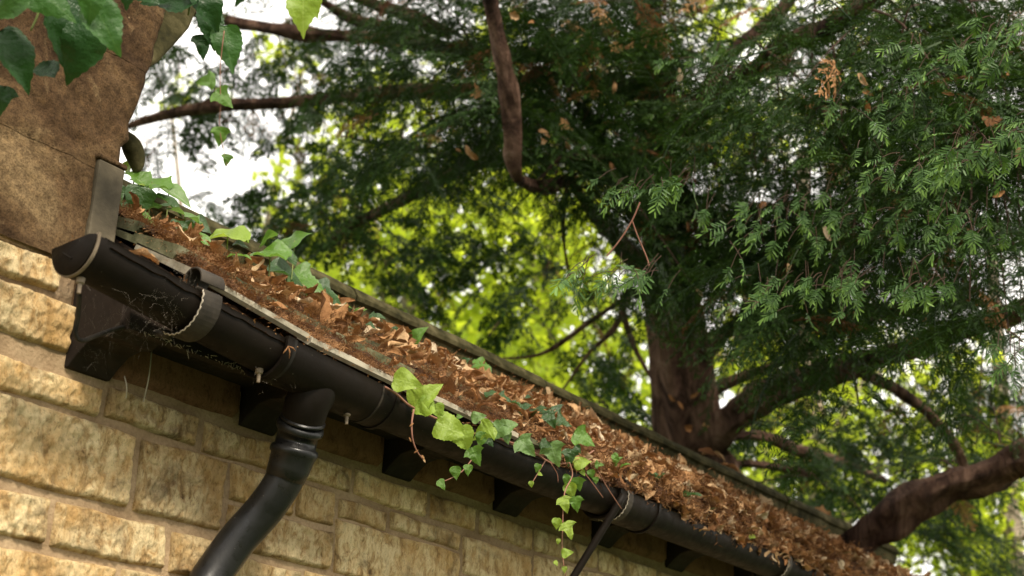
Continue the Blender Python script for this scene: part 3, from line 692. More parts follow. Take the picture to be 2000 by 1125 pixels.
# large creeper leaves hanging at the top left
cr = empty('wall_creeper', 'large dark pointed creeper leaves hanging in the top left corner', 'creeper', (.9, 1.4, 2.9))
CR = [(78,-5,190,'m',40,1.72),(15,20,120,'m',150,1.70),(28,118,165,'d',62,1.74),(135,60,230,'d',80,1.80),(160,105,175,'d',112,1.79),(205,58,150,'m',68,1.70),(178,12,110,'m',100,1.68),(2,205,75,'d',95,1.76),(85,146,75,'d',185,1.82),(40,-30,150,'m',200,1.66),
 (592,28,125,'g',95,1.9),(612,10,80,'g',78,1.92),(445,100,120,'m',82,2.05),(412,60,105,'d',75,2.08),(395,100,60,'d',85,2.08),(335,5,150,'d',178,2.02),(405,18,130,'d',60,2.03),(300,-10,120,'d',170,2.0),(480,-15,90,'d',120,2.0),(250,-20,110,'d',100,1.9)]
M_CREEPB = M_IVYM
for px, py, w, c, an, t in CR:
    t += .22; w *= .78; py -= 10; p = atd(px, py, t); place_leaf('leaf', cr, 'creep' if w > 60 else 'three', {'d': M_CREEP, 'm': M_CREEPM, 'g': M_IVYB}[c], p, w/F*t*1.02, an, .25, .8, .25)
for a in ([(20, -60), (60, -20), (75, 20), (60, 60)], [(150, -60), (170, -20), (150, 20)], [(380, -60), (375, -20), (370, 15), (368, 30)], [(600, -60), (598, -30), (596, -10)]):
    stemtube(cr, [atd(x, y, 2.06 if x < 300 else 2.26 if x < 500 else 2.12) for x, y in a], .003, .0015, M_GSTEM)
cr2 = empty('ivy_strand', 'single thin ivy strand with small grey green leaves hanging against the sky', 'ivy', (1.5, 1.8, 2.8))
stemtube(cr2, [atd(x, y, 2.2) for x, y in [(438, 60), (432, 110), (430, 150), (431, 200), (429, 250), (438, 300), (445, 330)]], .0009, .0005, M_STEM)
for px, py, w, an in [(403, 158, 38, 170), (436, 192, 46, 40), (430, 266, 40, 95), (443, 312, 24, 100)]:
    place_leaf('leaf', cr2, 'three', M_IVYM, atd(px, py, 2.2), w/F*2.2, an, .3, .8, .2)

# ------------------------------------------------------------------ dead leaves
def dead_mesh(seed, broad=False):
    r = random.Random(seed); n = 8; vs = []; curl = r.uniform(1.2, 2.8)*(1 if not broad else .8); tw = r.uniform(-.8, .8); bend = r.uniform(.3, 1.0)
    for i in range(n+1):
        x = i/n; w = (.20 if not broad else .42)*math.sin(math.pi*min(1, x*.95+.04))**.6*(1+(.35*math.sin(x*17+seed) if broad else .0)); 
        for j in range(5):
            v = (j/2-1); a = v*curl*.5; y = w*math.sin(a)/max(.4, curl*.5); z = w*(1-math.cos(a))*1.0-bend*(x-.5)**2+(.05*math.sin(x*11+v*5+seed))
            t = tw*(x-.5); vs.append((x-.5, y*math.cos(t)-z*math.sin(t), y*math.sin(t)+z*math.cos(t)))
    fs = [(i*5+j, i*5+j+1, (i+1)*5+j+1, (i+1)*5+j) for i in range(n) for j in range(4)]
    m = MB(); m.add(vs, fs); return m.mesh('dead_leaf', M_DEAD)
DM = [dead_mesh(i) for i in range(9)]+[dead_mesh(20+i, True) for i in range(5)]
def put_dead(p, size, nrm, label, group, k=None, tip=None):
    o = link('dead_leaf', DM[k if k is not None else random.randrange(len(DM))])
    tip = tip or Vector((rng.normal(), rng.normal(), rng.normal())); o.matrix_world = orient(p, tip, Vector(nrm)+Vector((rng.normal(), rng.normal(), rng.normal()))*.45, size)
    tag(o, label, 'leaf', group); return o
cnt = 0
LB = 'narrow curled orange brown leaf lying in the litter on the roof'; LB2 = 'broad crumpled tan leaf lying in the litter on the roof'
tries = 0
while cnt < 262 and tries < 9000:
    tries += 1; x = float(1.42+3.8*rng.random()**1.15); s = rng.random()*1.0-.02
    dens = np.interp(x, [1.4, 2.0, 2.6, 3.2, 4.5], [.10, .32, .9, 1, 1])*(1 if s > .45 or x > 2.8 else .3)
    if rng.random() > dens: continue
    p = roof(x, s, max(.004, litter_h(x, s))+.022+.014*rng.random()); sz = rng.uniform(.046, .078)*(1.0 if x < 2.6 else 1.1)
    kk = random.randrange(len(DM)); put_dead(p, sz, (0, -.55, .85), LB if kk < 9 else LB2, 'dead leaves lying in the roof litter', kk); cnt += 1
def named_dead(px, py, w, h_, label, k=None, ang=None):
    p, s = on_roof(px, py, h_+.015)
    if p is None: return
    tip = camdir(math.cos(math.radians(ang)), math.sin(math.radians(ang))) if ang is not None else None
    put_dead(p, w/F*proj(p)[2], (-.2, -.6, .7), label, None, k, tip)
named_dead(283, 500, 62, .03, 'glossy orange dry leaf lying in the gutter beside the end cap', 2, 20)
named_dead(1105, 775, 70, .035, 'large pale crumpled leaf on the litter below the coping', 10, 25)
named_dead(1180, 830, 60, .035, 'greyish curled leaf resting against the foot of the coping', 11, 10)
named_dead(868, 702, 40, .03, 'upright rust coloured seed bract beside the topmost bright ivy leaf', 3, -70)
named_dead(960, 790, 26, .03, 'small yellow leaf among the brown litter', 5, 20)
named_dead(1560, 1010, 60, .04, 'pale leaf leaning on the coping near the right end of the roof', 12, -30)
# fine litter: dry needles, bracts and crumbs scattered by geometry nodes
def variant(objs_mesh):
    out = []
    for i, me in enumerate(objs_mesh): out.append(bpy.data.objects.new('litter_source', me))
    return out
def scatter(name, pts, rots, scales, idx, sources, mat, parent=None, label=None, cat=None):
    me = bpy.data.meshes.new(name); me.vertices.add(len(pts)); me.vertices.foreach_set('co', np.asarray(pts, dtype=np.float32).ravel())
    for nm, ty, dat in (('rot', 'FLOAT_VECTOR', rots), ('scl', 'FLOAT', scales), ('idx', 'INT', idx)):
        at = me.attributes.new(nm, ty, 'POINT'); at.data.foreach_set('vector' if ty == 'FLOAT_VECTOR' else 'value', np.asarray(dat, dtype=np.float32 if ty != 'INT' else np.int32).ravel())
    me.materials.append(mat); o = link(name, me, parent)
    ng = bpy.data.node_groups.new(name, 'GeometryNodeTree'); ng.interface.new_socket('Geometry', in_out='INPUT', socket_type='NodeSocketGeometry'); ng.interface.new_socket('Geometry', in_out='OUTPUT', socket_type='NodeSocketGeometry')
    N = ng.nodes; gi = N.new('NodeGroupInput'); go = N.new('NodeGroupOutput'); gj = N.new('GeometryNodeJoinGeometry')
    def named(nm, ty):
        q = N.new('GeometryNodeInputNamedAttribute'); q.data_type = ty; q.inputs[0].default_value = nm; return q
    a_i = named('idx', 'INT'); a_r = named('rot', 'FLOAT_VECTOR'); a_s = named('scl', 'FLOAT')
    e2r = N.new('FunctionNodeEulerToRotation'); ng.links.new(a_r.outputs[0], e2r.inputs[0])
    for k, src in enumerate(sources):
        oi = N.new('GeometryNodeObjectInfo'); oi.inputs[0].default_value = src; oi.inputs['As Instance'].default_value = True
        cmp_ = N.new('FunctionNodeCompare'); cmp_.data_type = 'INT'; cmp_.operation = 'EQUAL'
        ng.links.new(a_i.outputs[0], cmp_.inputs[2]); cmp_.inputs[3].default_value = k
        ip = N.new('GeometryNodeInstanceOnPoints'); ng.links.new(gi.outputs[0], ip.inputs['Points']); ng.links.new(cmp_.outputs[0], ip.inputs['Selection'])
        ng.links.new(oi.outputs['Geometry'], ip.inputs['Instance']); ng.links.new(e2r.outputs[0], ip.inputs['Rotation']); ng.links.new(a_s.outputs[0], ip.inputs['Scale'])
        ng.links.new(ip.outputs[0], gj.inputs[0])
    ng.links.new(gj.outputs[0], go.inputs[0]); md = o.modifiers.new('scatter', 'NODES'); md.node_group = ng
    o['kind'] = 'stuff'
    if label: o['label'] = label
    if cat: o['category'] = cat
    return o
def needle_clump(seed, n=55, R=.03):
    r = random.Random(seed); m = MB()
    for _ in range(n):
        c = Vector((r.gauss(0, R*.55), r.gauss(0, R*.55), abs(r.gauss(0, .005)))); a = r.uniform(0, 6.28); el = r.gauss(0, .35); L = r.uniform(.010, .024); w = r.uniform(.0008, .0014)
        d = Vector((math.cos(a)*math.cos(el), math.sin(a)*math.cos(el), math.sin(el))); s_ = d.cross(Vector((0, 0, 1))).normalized()*w; up = Vector((0, 0, w*.7)); bnd = Vector((0, 0, r.uniform(-.002, .003)))
        m.add([c-d*L/2, c-s_+bnd, c+d*L/2, c+s_+bnd, c+up+bnd], [(0, 1, 4), (1, 2, 4), (2, 3, 4), (3, 0, 4)])
    return m.mesh('needle_litter', M_DNEED, False)
def small_dead(seed):
    return dead_mesh(50+seed)
srcs = variant([needle_clump(i) for i in range(8)]+[dead_mesh(60+i, i > 3) for i in range(6)])
P, Rr, Sc, Ix = [], [], [], []
for _ in range(5200):
    x = 1.40+3.92*rng.random()**1.7; s = rng.random()*1.0-.03; h = litter_h(x, s)
    if h < (.015 if x < 2.5 else .008) and rng.random() < .93: continue
    if x > 2.6 and s > .2 and rng.random() < .6*(noise.noise(Vector((x*4, s*4, 3))) < .12): continue
    if x < 2.4 and h < .016 and rng.random() < .7: continue
    p = roof(x, s, max(.004, h)+(.002 if x < 2.5 else .006)+.005*rng.random()); P.append(p); pitch = math.atan2(zb(x)-ze(x), YB-yE(x))
    Rr.append((pitch+rng.normal()*.15, rng.normal()*.15, rng.random()*6.28)); Sc.append(rng.uniform(.8, 1.3)*float(np.interp(x, [2.3, 2.8], [.52, 1]))); Ix.append(int(rng.integers(0, 8)))
for _ in range(700):   # fringe hanging over the gutter lip
    x = 2.35+3.0*rng.random(); p = Vector((x, 1.60-.035*rng.random(), zr(x)+.012+.030*rng.random())); P.append(p); Rr.append((rng.normal()*.6, rng.normal()*.6, rng.random()*6.28)); Sc.append(rng.uniform(.6, 1.0)); Ix.append(int(rng.integers(0, 8)))
for _ in range(420):
    x = 2.45+2.9*rng.random(); p = Vector((x, 1.585-.03*rng.random(), zr(x)+.020+.026*rng.random())); P.append(p); Rr.append((rng.random()*6.28, rng.normal()*.6, rng.random()*6.28)); Sc.append(rng.uniform(.02, .045)); Ix.append(int(8+rng.integers(0, 6)))
for _ in range(330):   # needles spilling over the eaves edge
    x = 1.40+1.1*rng.random()**1.3; P.append(roof(x, -.02+.06*rng.random(), .016+.006*rng.random())); Rr.append((.6+rng.normal()*.2, rng.normal()*.2, rng.random()*6.28)); Sc.append(rng.uniform(.35, .65)); Ix.append(int(rng.integers(0, 8)))
for _ in range(520):   # ragged spill over the far gutter
    x = 2.9+2.4*rng.random(); P.append(Vector((x, 1.562+.03*rng.random(), zr(x)-.012+.045*rng.random()))); Rr.append((rng.random()*6.28, rng.normal()*.8, rng.random()*6.28)); Sc.append(rng.uniform(.018, .045)); Ix.append(int(8+rng.integers(0, 6)))
for _ in range(260):   # litter lying in the near gutter
    x = 1.18+1.1*rng.random(); p = Vector((x, 1.60+.03*rng.random(), zr(x)+.004*rng.random())); P.append(p); Rr.append((rng.normal()*.2, rng.normal()*.2, rng.random()*6.28)); Sc.append(rng.uniform(.6, .9)); Ix.append(int(rng.integers(0, 8)))
for _ in range(5600):
    x = 1.42+3.9*rng.random()**.9; s = rng.random()*.99-.02
    if rng.random() > np.interp(x, [1.4, 2.0, 2.8], [.16, .42, 1])*(1 if s > .5 or x > 2.7 else .45): continue
    if x < 2.4 and litter_h(x, s) < .014 and rng.random() < .85: continue
    if noise.noise(Vector((x*4, s*4, 3))) > .12 and rng.random() < .4: continue
    p = roof(x, s, max(.004, litter_h(x, s))+.014+.018*rng.random()); P.append(p)
    Rr.append((math.atan2(zb(x)-ze(x), YB-yE(x))+rng.normal()*.55+(math.pi if rng.random() < .5 else 0), rng.normal()*.4, rng.random()*6.28)); Sc.append(rng.uniform(.024, .058)); Ix.append(int(8+rng.integers(0, 6)))
scatter('needle_litter', P, Rr, Sc, Ix, srcs, M_DNEED, None, 'rust coloured needles and crumbs of dry leaf covering the roof slates', 'leaf litter')
# gutter litter bed
m = MB(); n = 200; vs = []
for i in range(n+1):
    x = 1.175+4.2*i/n; f = np.interp(x, [1.17, 2.2, 2.6], [-.006, -.002, .012])
    for j in range(6):
        y = YG-.050+.095*j/5; vs.append((x, y, zr(x)+f+.004*noise.noise(Vector((x*30, y*30, 0)))+(.010*j/5)))
m.add(vs, [(i*6+j, i*6+j+1, (i+1)*6+j+1, (i+1)*6+j) for i in range(n) for j in range(5)])
tag(m.build('gutter_litter', M_HUMUS), 'rotted needles and soil filling the black gutter to the brim', 'leaf litter', kind='stuff')

# ------------------------------------------------------------------ cobwebs
m = MB(); r = random.Random(5)
def web(px, py, rx, ry, y, n, L=40):
    for _ in range(n*2//5):
        a = aty(px+r.gauss(0, rx), py+r.gauss(0, ry), y+r.uniform(-.006, .004)); ang = r.uniform(0, 6.28); d = Vector((math.cos(ang), r.uniform(-.2, .2), math.sin(ang))); pts = [a]
        for _k in range(r.randint(3, 7)):
            d = (d+Vector((r.gauss(0, .45), r.gauss(0, .15), r.gauss(-.12, .45)))).normalized(); pts.append(pts[-1]+d*r.uniform(.003, .009)*L/40)
        m.tube(catmull(pts, 3), r.choice([.000018, .000025, .00004]), 3, False)
web(325, 600, 12, 26, 1.562, 60, 30); web(290, 600, 30, 20, 1.57, 40, 70); web(270, 645, 30, 10, 1.66, 60, 50); web(190, 640, 26, 16, 1.69, 50, 50); web(370, 535, 12, 10, 1.55, 30, 20)
web(190, 700, 20, 14, 1.70, 30, 30); web(540, 745, 24, 8, 1.60, 20, 20); web(1220, 975, 14, 14, 1.56, 20, 20); web(175, 585, 10, 10, 1.60, 5, 16)
tag(m.build('cobweb', M_WEB, None, False), 'dusty tangled cobweb strung over the gutter bracket and under the eaves', 'cobweb', kind='stuff')
m = MB()
for _ in range(900):
    x = r.uniform(1.35, 4.6); p = Vector((x, 1.686, 2.328+r.uniform(-.003, .004))); q = p+Vector((r.gauss(0, .006), r.uniform(-.004, .0), r.gauss(-.003, .004))); m.tube([p, q], .0004, 3, False)
tag(m.build('dust_fringe', M_WEB, None, False), 'line of dusty threads clinging to the bottom edge of the fascia board', 'cobweb', kind='stuff')
for a, b in (((296, 685), (280, 785)), ((243, 735), (246, 778))):
    m = MB(); m.tube(catmull([aty(*a, 1.80), aty((a[0]+b[0])/2+3, (a[1]+b[1])/2, 1.79), aty(*b, 1.80)], 5), .0012, 5)
    tag(m.build('straw', M_WEB), 'pale dry straw hanging under the eaves right of the rafter foot' if a[0] > 250 else 'short brown straw hanging below the first rafter foot', 'straw')
# bundle of three orange needles stuck on the gutter
m = MB(); c = aty(563, 676, 1.556)
for dx, dy in ((-10, 14), (2, 24), (14, 10)):
    e = aty(563+dx, 676+dy, 1.552); m.tube([c, (c+e)/2+Vector((0, -.002, .001)), e], [.0008, .0013, .0008], 5)
tag(m.build('needle_cluster', M_DEAD), 'three bright orange dead needles stuck on the gutter below the lip', 'needles')

# ------------------------------------------------------------------ yew tree
def spray_mesh(seed, L=.11, n=30, mat=None, nl=.022, fan=True, width=.0017, young=.6):
    r = random.Random(seed); m = MB(); droop = r.uniform(.15, .5); sway = r.uniform(-.25, .25)
    def pt(t): return Vector((L*t, sway*L*t*t, -droop*L*t*t))
    pts = [pt(t) for t in np.linspace(0, 1, 5)]
    m.tube(pts, [.0011, .001, .0009, .0007, .0005], 3, False)
    for i in range(n):
        t = .04+.96*i/(n-1); p = pt(t); sg = 1 if i % 2 else -1; ang = math.radians(np.interp(t, [0, .6, 1], [70, 58, 26]))+r.gauss(0, .1)
        if i > n-5: ang = math.radians(r.uniform(0, 50))
        T = (pt(min(1, t+.02))-pt(t-.02)).normalized(); d = T*math.cos(ang)+Vector((0, sg, 0))*math.sin(ang); d = (d+Vector((0, 0, r.gauss(-.08, .14)))).normalized()
        l = nl*r.uniform(.75, 1.1)*np.interp(t, [0, .2, .8, 1], [.7, 1, 1, .75]); w = width*r.uniform(.85, 1.15)
        side = d.cross(Vector((r.gauss(0, .3), r.gauss(0, .3), 1))).normalized()*w; dr = Vector((0, 0, -l*.10*r.random()))
        yv = min(1, max(0, (t-.55)/.45))*young+r.uniform(0, .15)
        m.add([p, p+d*l*.3-side, p+d*l*.8-side*.85+dr*.6, p+d*l+dr, p+d*l*.8+side*.85+dr*.6, p+d*l*.3+side], [(0, 1, 2, 3), (0, 3, 4, 5)], yv)
    return m
def frond_mesh(seed, L=.36, mat=None, nl=.023, wd=.0022, sp=.0046):
    r = random.Random(seed); big = MB(); droop = r.uniform(.1, .45); sway = r.uniform(-.2, .2)
    def pt(t): return Vector((L*t, sway*L*t*t, -droop*L*t*t))
    big.tube([pt(t) for t in np.linspace(0, 1, 6)], lerp_list([.0032, .0012], 6), 3, False)
    K = r.randint(12, 16)
    for i in range(K+1):
        t = .15+.85*i/K; sg = 1 if i % 2 else -1; l = L*.26*np.interp(t, [.1, .4, 1], [.8, 1, .55])*r.uniform(.6, 1.25)
        ang = math.radians(r.uniform(38, 60))*sg if i < K else 0
        sm = spray_mesh(seed*37+i, l, int(max(8, l/sp)), None, nl, width=wd, young=.5+.5*(r.random() < .3))
        ca, sa = math.cos(ang), math.sin(ang); roll = r.gauss(0, .3); p = pt(t); dz = r.gauss(0, .12)
        vs = []
        for (x, y, z) in sm.v:
            y, z = y*math.cos(roll)-z*math.sin(roll), y*math.sin(roll)+z*math.cos(roll); z += dz*x
            vs.append((p.x+x*ca-y*sa, p.y+x*sa+y*ca, p.z+z))
        n = len(big.v); big.v += vs; big.f += [tuple(q+n for q in f) for f in sm.f]; big.a += sm.a
    return big.mesh('frond', M_NEEDLE if mat is None else mat, False, 'young')
fsrc = [bpy.data.objects.new('frond_source', frond_mesh(100+i)) for i in range(7)]+[bpy.data.objects.new('frond_source', frond_mesh(200+i, .26, None, .032, .0052, .0105)) for i in range(5)]+[bpy.data.objects.new('frond_source', frond_mesh(300+i, .20, M_DNEED, .018)) for i in range(2)]
yew = empty('yew_tree', 'big dark yew tree with reddish trunk and long limbs behind the roof', 'tree', tuple(atd(1350, 1000, 6.4))[:2]+(0,))
def limb(pp, t, rad, name='branch', n=16, mat=M_BARK, parent=yew, wob=.5, k=12):
    tl = lerp_list(t, len(pp)) if hasattr(t, '__len__') else [t]*len(pp)
    pts = [atd(a, b, c) for (a, b), c in zip(pp, tl)]; c = catmull(pts, k); rr = lerp_list(rad, len(c))
    rr = [r_*tt/F for r_, tt in zip(rr, lerp_list(tl, len(c)))]
    m = MB(); m.tube(c, [q*(1+.16*noise.noise(p_*6)+.10*noise.noise(p_*17)) for q, p_ in zip(rr, c)], max(n, 16), True, wob); o = m.build(name, mat, parent); reparent_world(o, parent); return c, rr
TY = 6.4
base = atd(1375, 960, TY)
# trunk: fluted column down to the ground
c = [Vector((base.x+.05, base.y-.04, z)) for z in (0, .4, .9, 1.5, 2.1)]+[base]+[atd(a, b, TY) for a, b in ((1352, 880), (1340, 790), (1330, 700), (1318, 620), (1308, 540), (1302, 460), (1298, 380), (1292, 300), (1285, 210), (1270, 110), (1262, 10), (1250, -120), (1240, -300), (1235, -600))]
cc = catmull(c, 6); rads = lerp_list([.36, .28, .24, .22, .2], 31)+lerp_list([66, 62, 58, 55, 52, 48, 44, 42, 38, 34, 30, 26, 22, 16, 8], len(cc)-31); rads = [r_ if r_ < 1 else r_*TY/F for r_ in rads]
cc2 = catmull(cc, 3); rads = list(np.interp(np.linspace(0, len(cc)-1, len(cc2)), range(len(cc)), rads)); cc = cc2
m = MB(); n = 84; vs = []
for i, p in enumerate(cc):
    for k in range(n):
        a = 2*math.pi*k/n; f = 1+.13*math.sin(3*a+1.2*noise.noise(Vector((0, 0, p.z*.7)))*3)+.08*math.sin(5*a+p.z*1.1)+.10*noise.noise(Vector((math.cos(a)*2.5, math.sin(a)*2.5, p.z*1.5)))+.06*noise.noise(Vector((math.cos(a)*7, math.sin(a)*7, p.z*2)))+.05*(1-2*abs(noise.noise(Vector((math.cos(a)*13, math.sin(a)*13, p.z*2.6)))))+.02*noise.noise(Vector((math.cos(a)*20, math.sin(a)*20, p.z*14)))
        vs.append(p+Vector((math.cos(a), math.sin(a), 0))*rads[i]*f)
m.add(vs, [(i*n+k, i*n+(k+1)%n, (i+1)*n+(k+1)%n, (i+1)*n+k) for i in range(len(cc)-1) for k in range(n)]); o = m.build('trunk', M_BARK, yew); reparent_world(o, yew)
LIMBS = []
def LB_(pp, t, rad, **k): c, r_ = limb(pp, t, rad, **k); LIMBS.append(c)
LB_([(948, -60), (958, 0), (975, 90), (990, 180), (1000, 260), (1005, 320), (1012, 352)], [4.35, 4.6], [15, 17, 18, 18, 17, 14, 9])
LB_([(1005, 345), (1035, 362), (1075, 365), (1110, 350), (1135, 385), (1165, 425), (1215, 480), (1290, 560)], [4.6, 5.4, 6.4], [8, 11, 14, 8, 9, 13, 17, 22])
LB_([(1385, 900), (1415, 835), (1470, 790), (1540, 750), (1620, 728), (1700, 705), (1780, 680), (1860, 650), (1960, 620), (2080, 560)], [6.4, 6.0, 5.4, 5.0], [20, 30, 30, 28, 26, 27, 24, 22, 19, 16])
LB_([(1640, 1110), (1700, 1040), (1745, 1010), (1800, 975), (1860, 945), (1920, 930), (1990, 900), (2080, 880), (2200, 830), (2450, 760), (2800, 760)], [5.2, 5.0, 4.6], [26, 32, 38, 36, 33, 34, 37, 40, 42, 44, 50], n=16)
LB_([(1355, 730), (1390, 675), (1440, 635), (1500, 605), (1560, 580), (1660, 600), (1800, 600), (1950, 590)], [6.4, 6.0, 5.4], [26, 20, 16, 14, 12, 12, 11, 8])
LB_([(1300, 300), (1345, 235), (1410, 185), (1480, 130), (1545, 85), (1620, 50), (1700, 5), (1800, -70)], [6.3, 4.9, 4.3], [18, 18, 20, 21, 20, 19, 18, 15])
LB_([(1345, 225), (1420, 110), (1480, 60), (1530, 15), (1580, -60)], [6.3, 6.6], [10, 12, 14, 13, 11])
LB_([(1370, 780), (1410, 755), (1470, 730), (1560, 690), (1660, 640), (1760, 600)], [6.5, 6.3], [14, 10, 9, 8, 6, 4])
LB_([(1690, 735), (1740, 755), (1800, 795), (1830, 825), (1870, 880), (1900, 960)], [5.3, 5.6], [12, 11, 10, 10, 8, 5])
LB_([(1290, 400), (1230, 340), (1180, 290), (1140, 220), (1110, 170)], [6.4, 5.6], [20, 15, 11, 8, 5])
LB_([(1300, 460), (1240, 420), (1200, 350), (1140, 330), (1085, 305), (1060, 270)], [6.4, 5.4], [16, 12, 10, 9, 7, 4])
LB_([(1270, 180), (1100, 150), (900, 180), (800, 178), (690, 187), (560, 198), (420, 208), (330, 222), (245, 248)], [6.6, 7.0, 7.2], [18, 16, 14, 13, 12, 12, 11, 9, 6])
LB_([(1260, 100), (1000, 105), (860, 92), (740, 74), (640, 68), (540, 58), (440, 40), (340, 10)], [6.6, 7.2], [18, 16, 14, 12, 12, 12, 11, 8])
LB_([(900, 110), (780, 60), (700, 40), (640, 10), (560, -50)], [6.9, 7.0], [11, 11, 10, 9, 8])
LB_([(880, 70), (800, 30), (730, 8), (640, -30)], [6.5, 6.6], [13, 12, 11, 10])
LB_([(1280, 300), (1050, 310), (920, 320), (850, 355), (780, 395), (700, 435), (645, 467)], [6.6, 7.2], [15, 13, 13, 12, 12, 9, 5])
LB_([(900, 310), (820, 292), (740, 280), (665, 265)], [7.0, 7.2], [5, 5, 4, 2])
LB_([(1235, 560), (1200, 640), (1150, 690), (1100, 760)], [6.8, 6.9], [7, 6, 4, 2]); LB_([(1290, 600), (1230, 570), (1215, 600), (1240, 680), (1285, 760)], [6.5, 6.8], [9, 8, 7, 5, 3])
LB_([(1230, 575), (1150, 630), (1060, 690), (980, 700)], [6.8, 7.0], [5, 5, 4, 2])
LB_([(1110, 350), (1100, 430), (1105, 500), (1120, 560)], [5.6, 5.7], [5, 4, 3, 2])
LB_([(1360, 860), (1480, 850), (1560, 880), (1640, 900), (1730, 940)], [7.0, 7.4], [10, 10, 11, 9, 5]); LB_([(1380, 920), (1450, 905), (1520, 912), (1600, 930)], [6.9, 7.2], [9, 8, 7, 4])
LB_([(1500, 200), (1600, 205), (1680, 200), (1740, 170)], [6.4, 6.0], [6, 8, 6, 4]); LB_([(1560, 700), (1640, 650), (1720, 625), (1800, 600)], [6.0, 5.8], [5, 6, 5, 3])
# foliage masses: ellipses of the crown seen from here with a depth range each
BL = [ # cx,cy,rx,ry,t0,t1,count
 (880,110,140,120,5.0,6.6,150),(1060,90,170,120,4.6,6.2,230),(1220,60,150,110,5.0,6.6,170),(1130,250,170,100,5.0,6.4,190),(900,240,130,90,5.2,6.8,110),(1380,40,120,90,5.2,6.8,80),
 (1330,150,120,80,4.8,6.2,90),(1230,400,110,70,4.6,6.2,80),(1300,380,90,110,4.6,5.8,80),
 (1520,150,150,110,4.4,6.0,110),(1700,120,170,130,3.9,5.6,190),(1900,150,150,170,3.7,5.2,190),(1600,300,120,70,4.4,6.0,60),(1800,350,180,120,3.7,5.2,190),(1960,400,100,160,3.7,5.2,110),
 (1500,420,140,80,4.2,5.8,150),(1650,480,150,80,4.0,5.6,150),(1780,540,130,60,4.0,5.4,80),(1450,540,90,50,4.2,5.6,46),(1600,570,120,40,4.2,5.6,46),
 (1900,560,90,40,4.0,5.2,26),(1960,700,80,80,4.8,6.5,46),(1880,760,100,60,5.2,7.0,40),(1500,820,110,60,6.6,8.0,60),(1640,860,120,70,6.4,8.0,80),(1560,950,130,50,6.4,8.0,80),(1830,880,90,40,5.6,7.2,30),
 (1870,1040,110,70,5.8,7.5,46),(1960,1090,80,60,5.6,7,36),(1760,820,70,50,6,7.5,22),(1940,830,80,50,5.0,6.6,40),
 (700,40,160,70,6.8,8.2,60),(520,70,170,60,7.0,8.4,48),(360,190,80,50,7.2,8.2,18),(560,150,120,40,7.0,8.0,26),(720,150,90,60,6.6,8,44),(330,245,60,28,7.2,8.0,10),(480,228,60,14,7.2,8.0,5),
 (640,270,90,50,6.8,8.0,34),(760,270,90,70,6.6,8.0,56),(580,340,80,50,7.0,8.0,22),(680,380,110,60,6.8,8.2,48),(540,420,90,50,7.0,8.2,30),(820,420,80,80,6.6,8.0,44),(650,460,60,40,7,8,14),(460,395,40,30,7,8,7),
 (760,500,70,60,6.8,8.2,22),(860,560,60,60,6.8,8.2,16),(960,480,70,70,6.8,8.0,14),(900,400,70,50,6.4,7.6,22),(1060,600,60,70,6.8,8.2,16),(1150,560,60,70,6.6,8.0,20),(1180,690,60,60,6.8,8.2,22),(1230,780,40,40,7,8.2,8),(1060,690,50,30,7,8.2,8),(1200,470,50,50,6.0,7.0,14),(1100,480,40,60,6.6,7.6,8),
 (1090,300,90,60,4.7,5.4,36),(1190,330,80,60,4.5,5.2,46),(1230,450,60,50,4.8,5.6,30),(1310,440,60,50,4.6,5.6,30),(1340,420,60,60,4.6,5.4,24),(760,440,130,70,6.8,8,40),(880,500,100,60,6.8,8,22),(1060,540,70,70,6.6,8,14),(1170,600,70,90,6.6,8,26),(1200,720,60,70,6.8,8,20),(720,550,90,40,6.8,8,24),(1000,640,70,50,6.8,8,20),(470,250,60,30,7,8,9),(520,330,50,40,7,8,14),(330,330,50,40,7,8,8),(480,150,80,40,7,8,20),(400,120,60,40,7,8,18),(310,150,60,50,7,8,20),(300,250,50,50,7,8,16),(430,110,90,50,7,8,24),(620,420,90,50,7,8,24),(1750,10,160,40,4.2,5.6,70),(1930,10,110,50,3.9,5.2,60),(1560,40,90,50,4.8,6,36),(1980,130,60,120,3.8,5,50),(1460,700,60,40,6.8,8.0,12),(1550,860,140,60,6.8,8.4,60),(1700,960,120,60,6.8,8.4,60),(1900,700,110,50,5.6,7,36),(1850,920,150,50,6,7.4,46),(1800,1060,90,60,6.2,7.4,30),(1480,960,80,40,7,8,24),(1420,260,80,60,5.4,6.6,20),(1500,250,80,40,5.6,7,12),(1560,620,80,30,5.4,6.6,10)]
P, Rr, Sc, Ix = [], [], [], []; twigs = MB()
allpts = [p for c in LIMBS for p in c]; AL = np.array([tuple(p) for p in allpts]); trunkc = np.array(tuple(base)[:2])
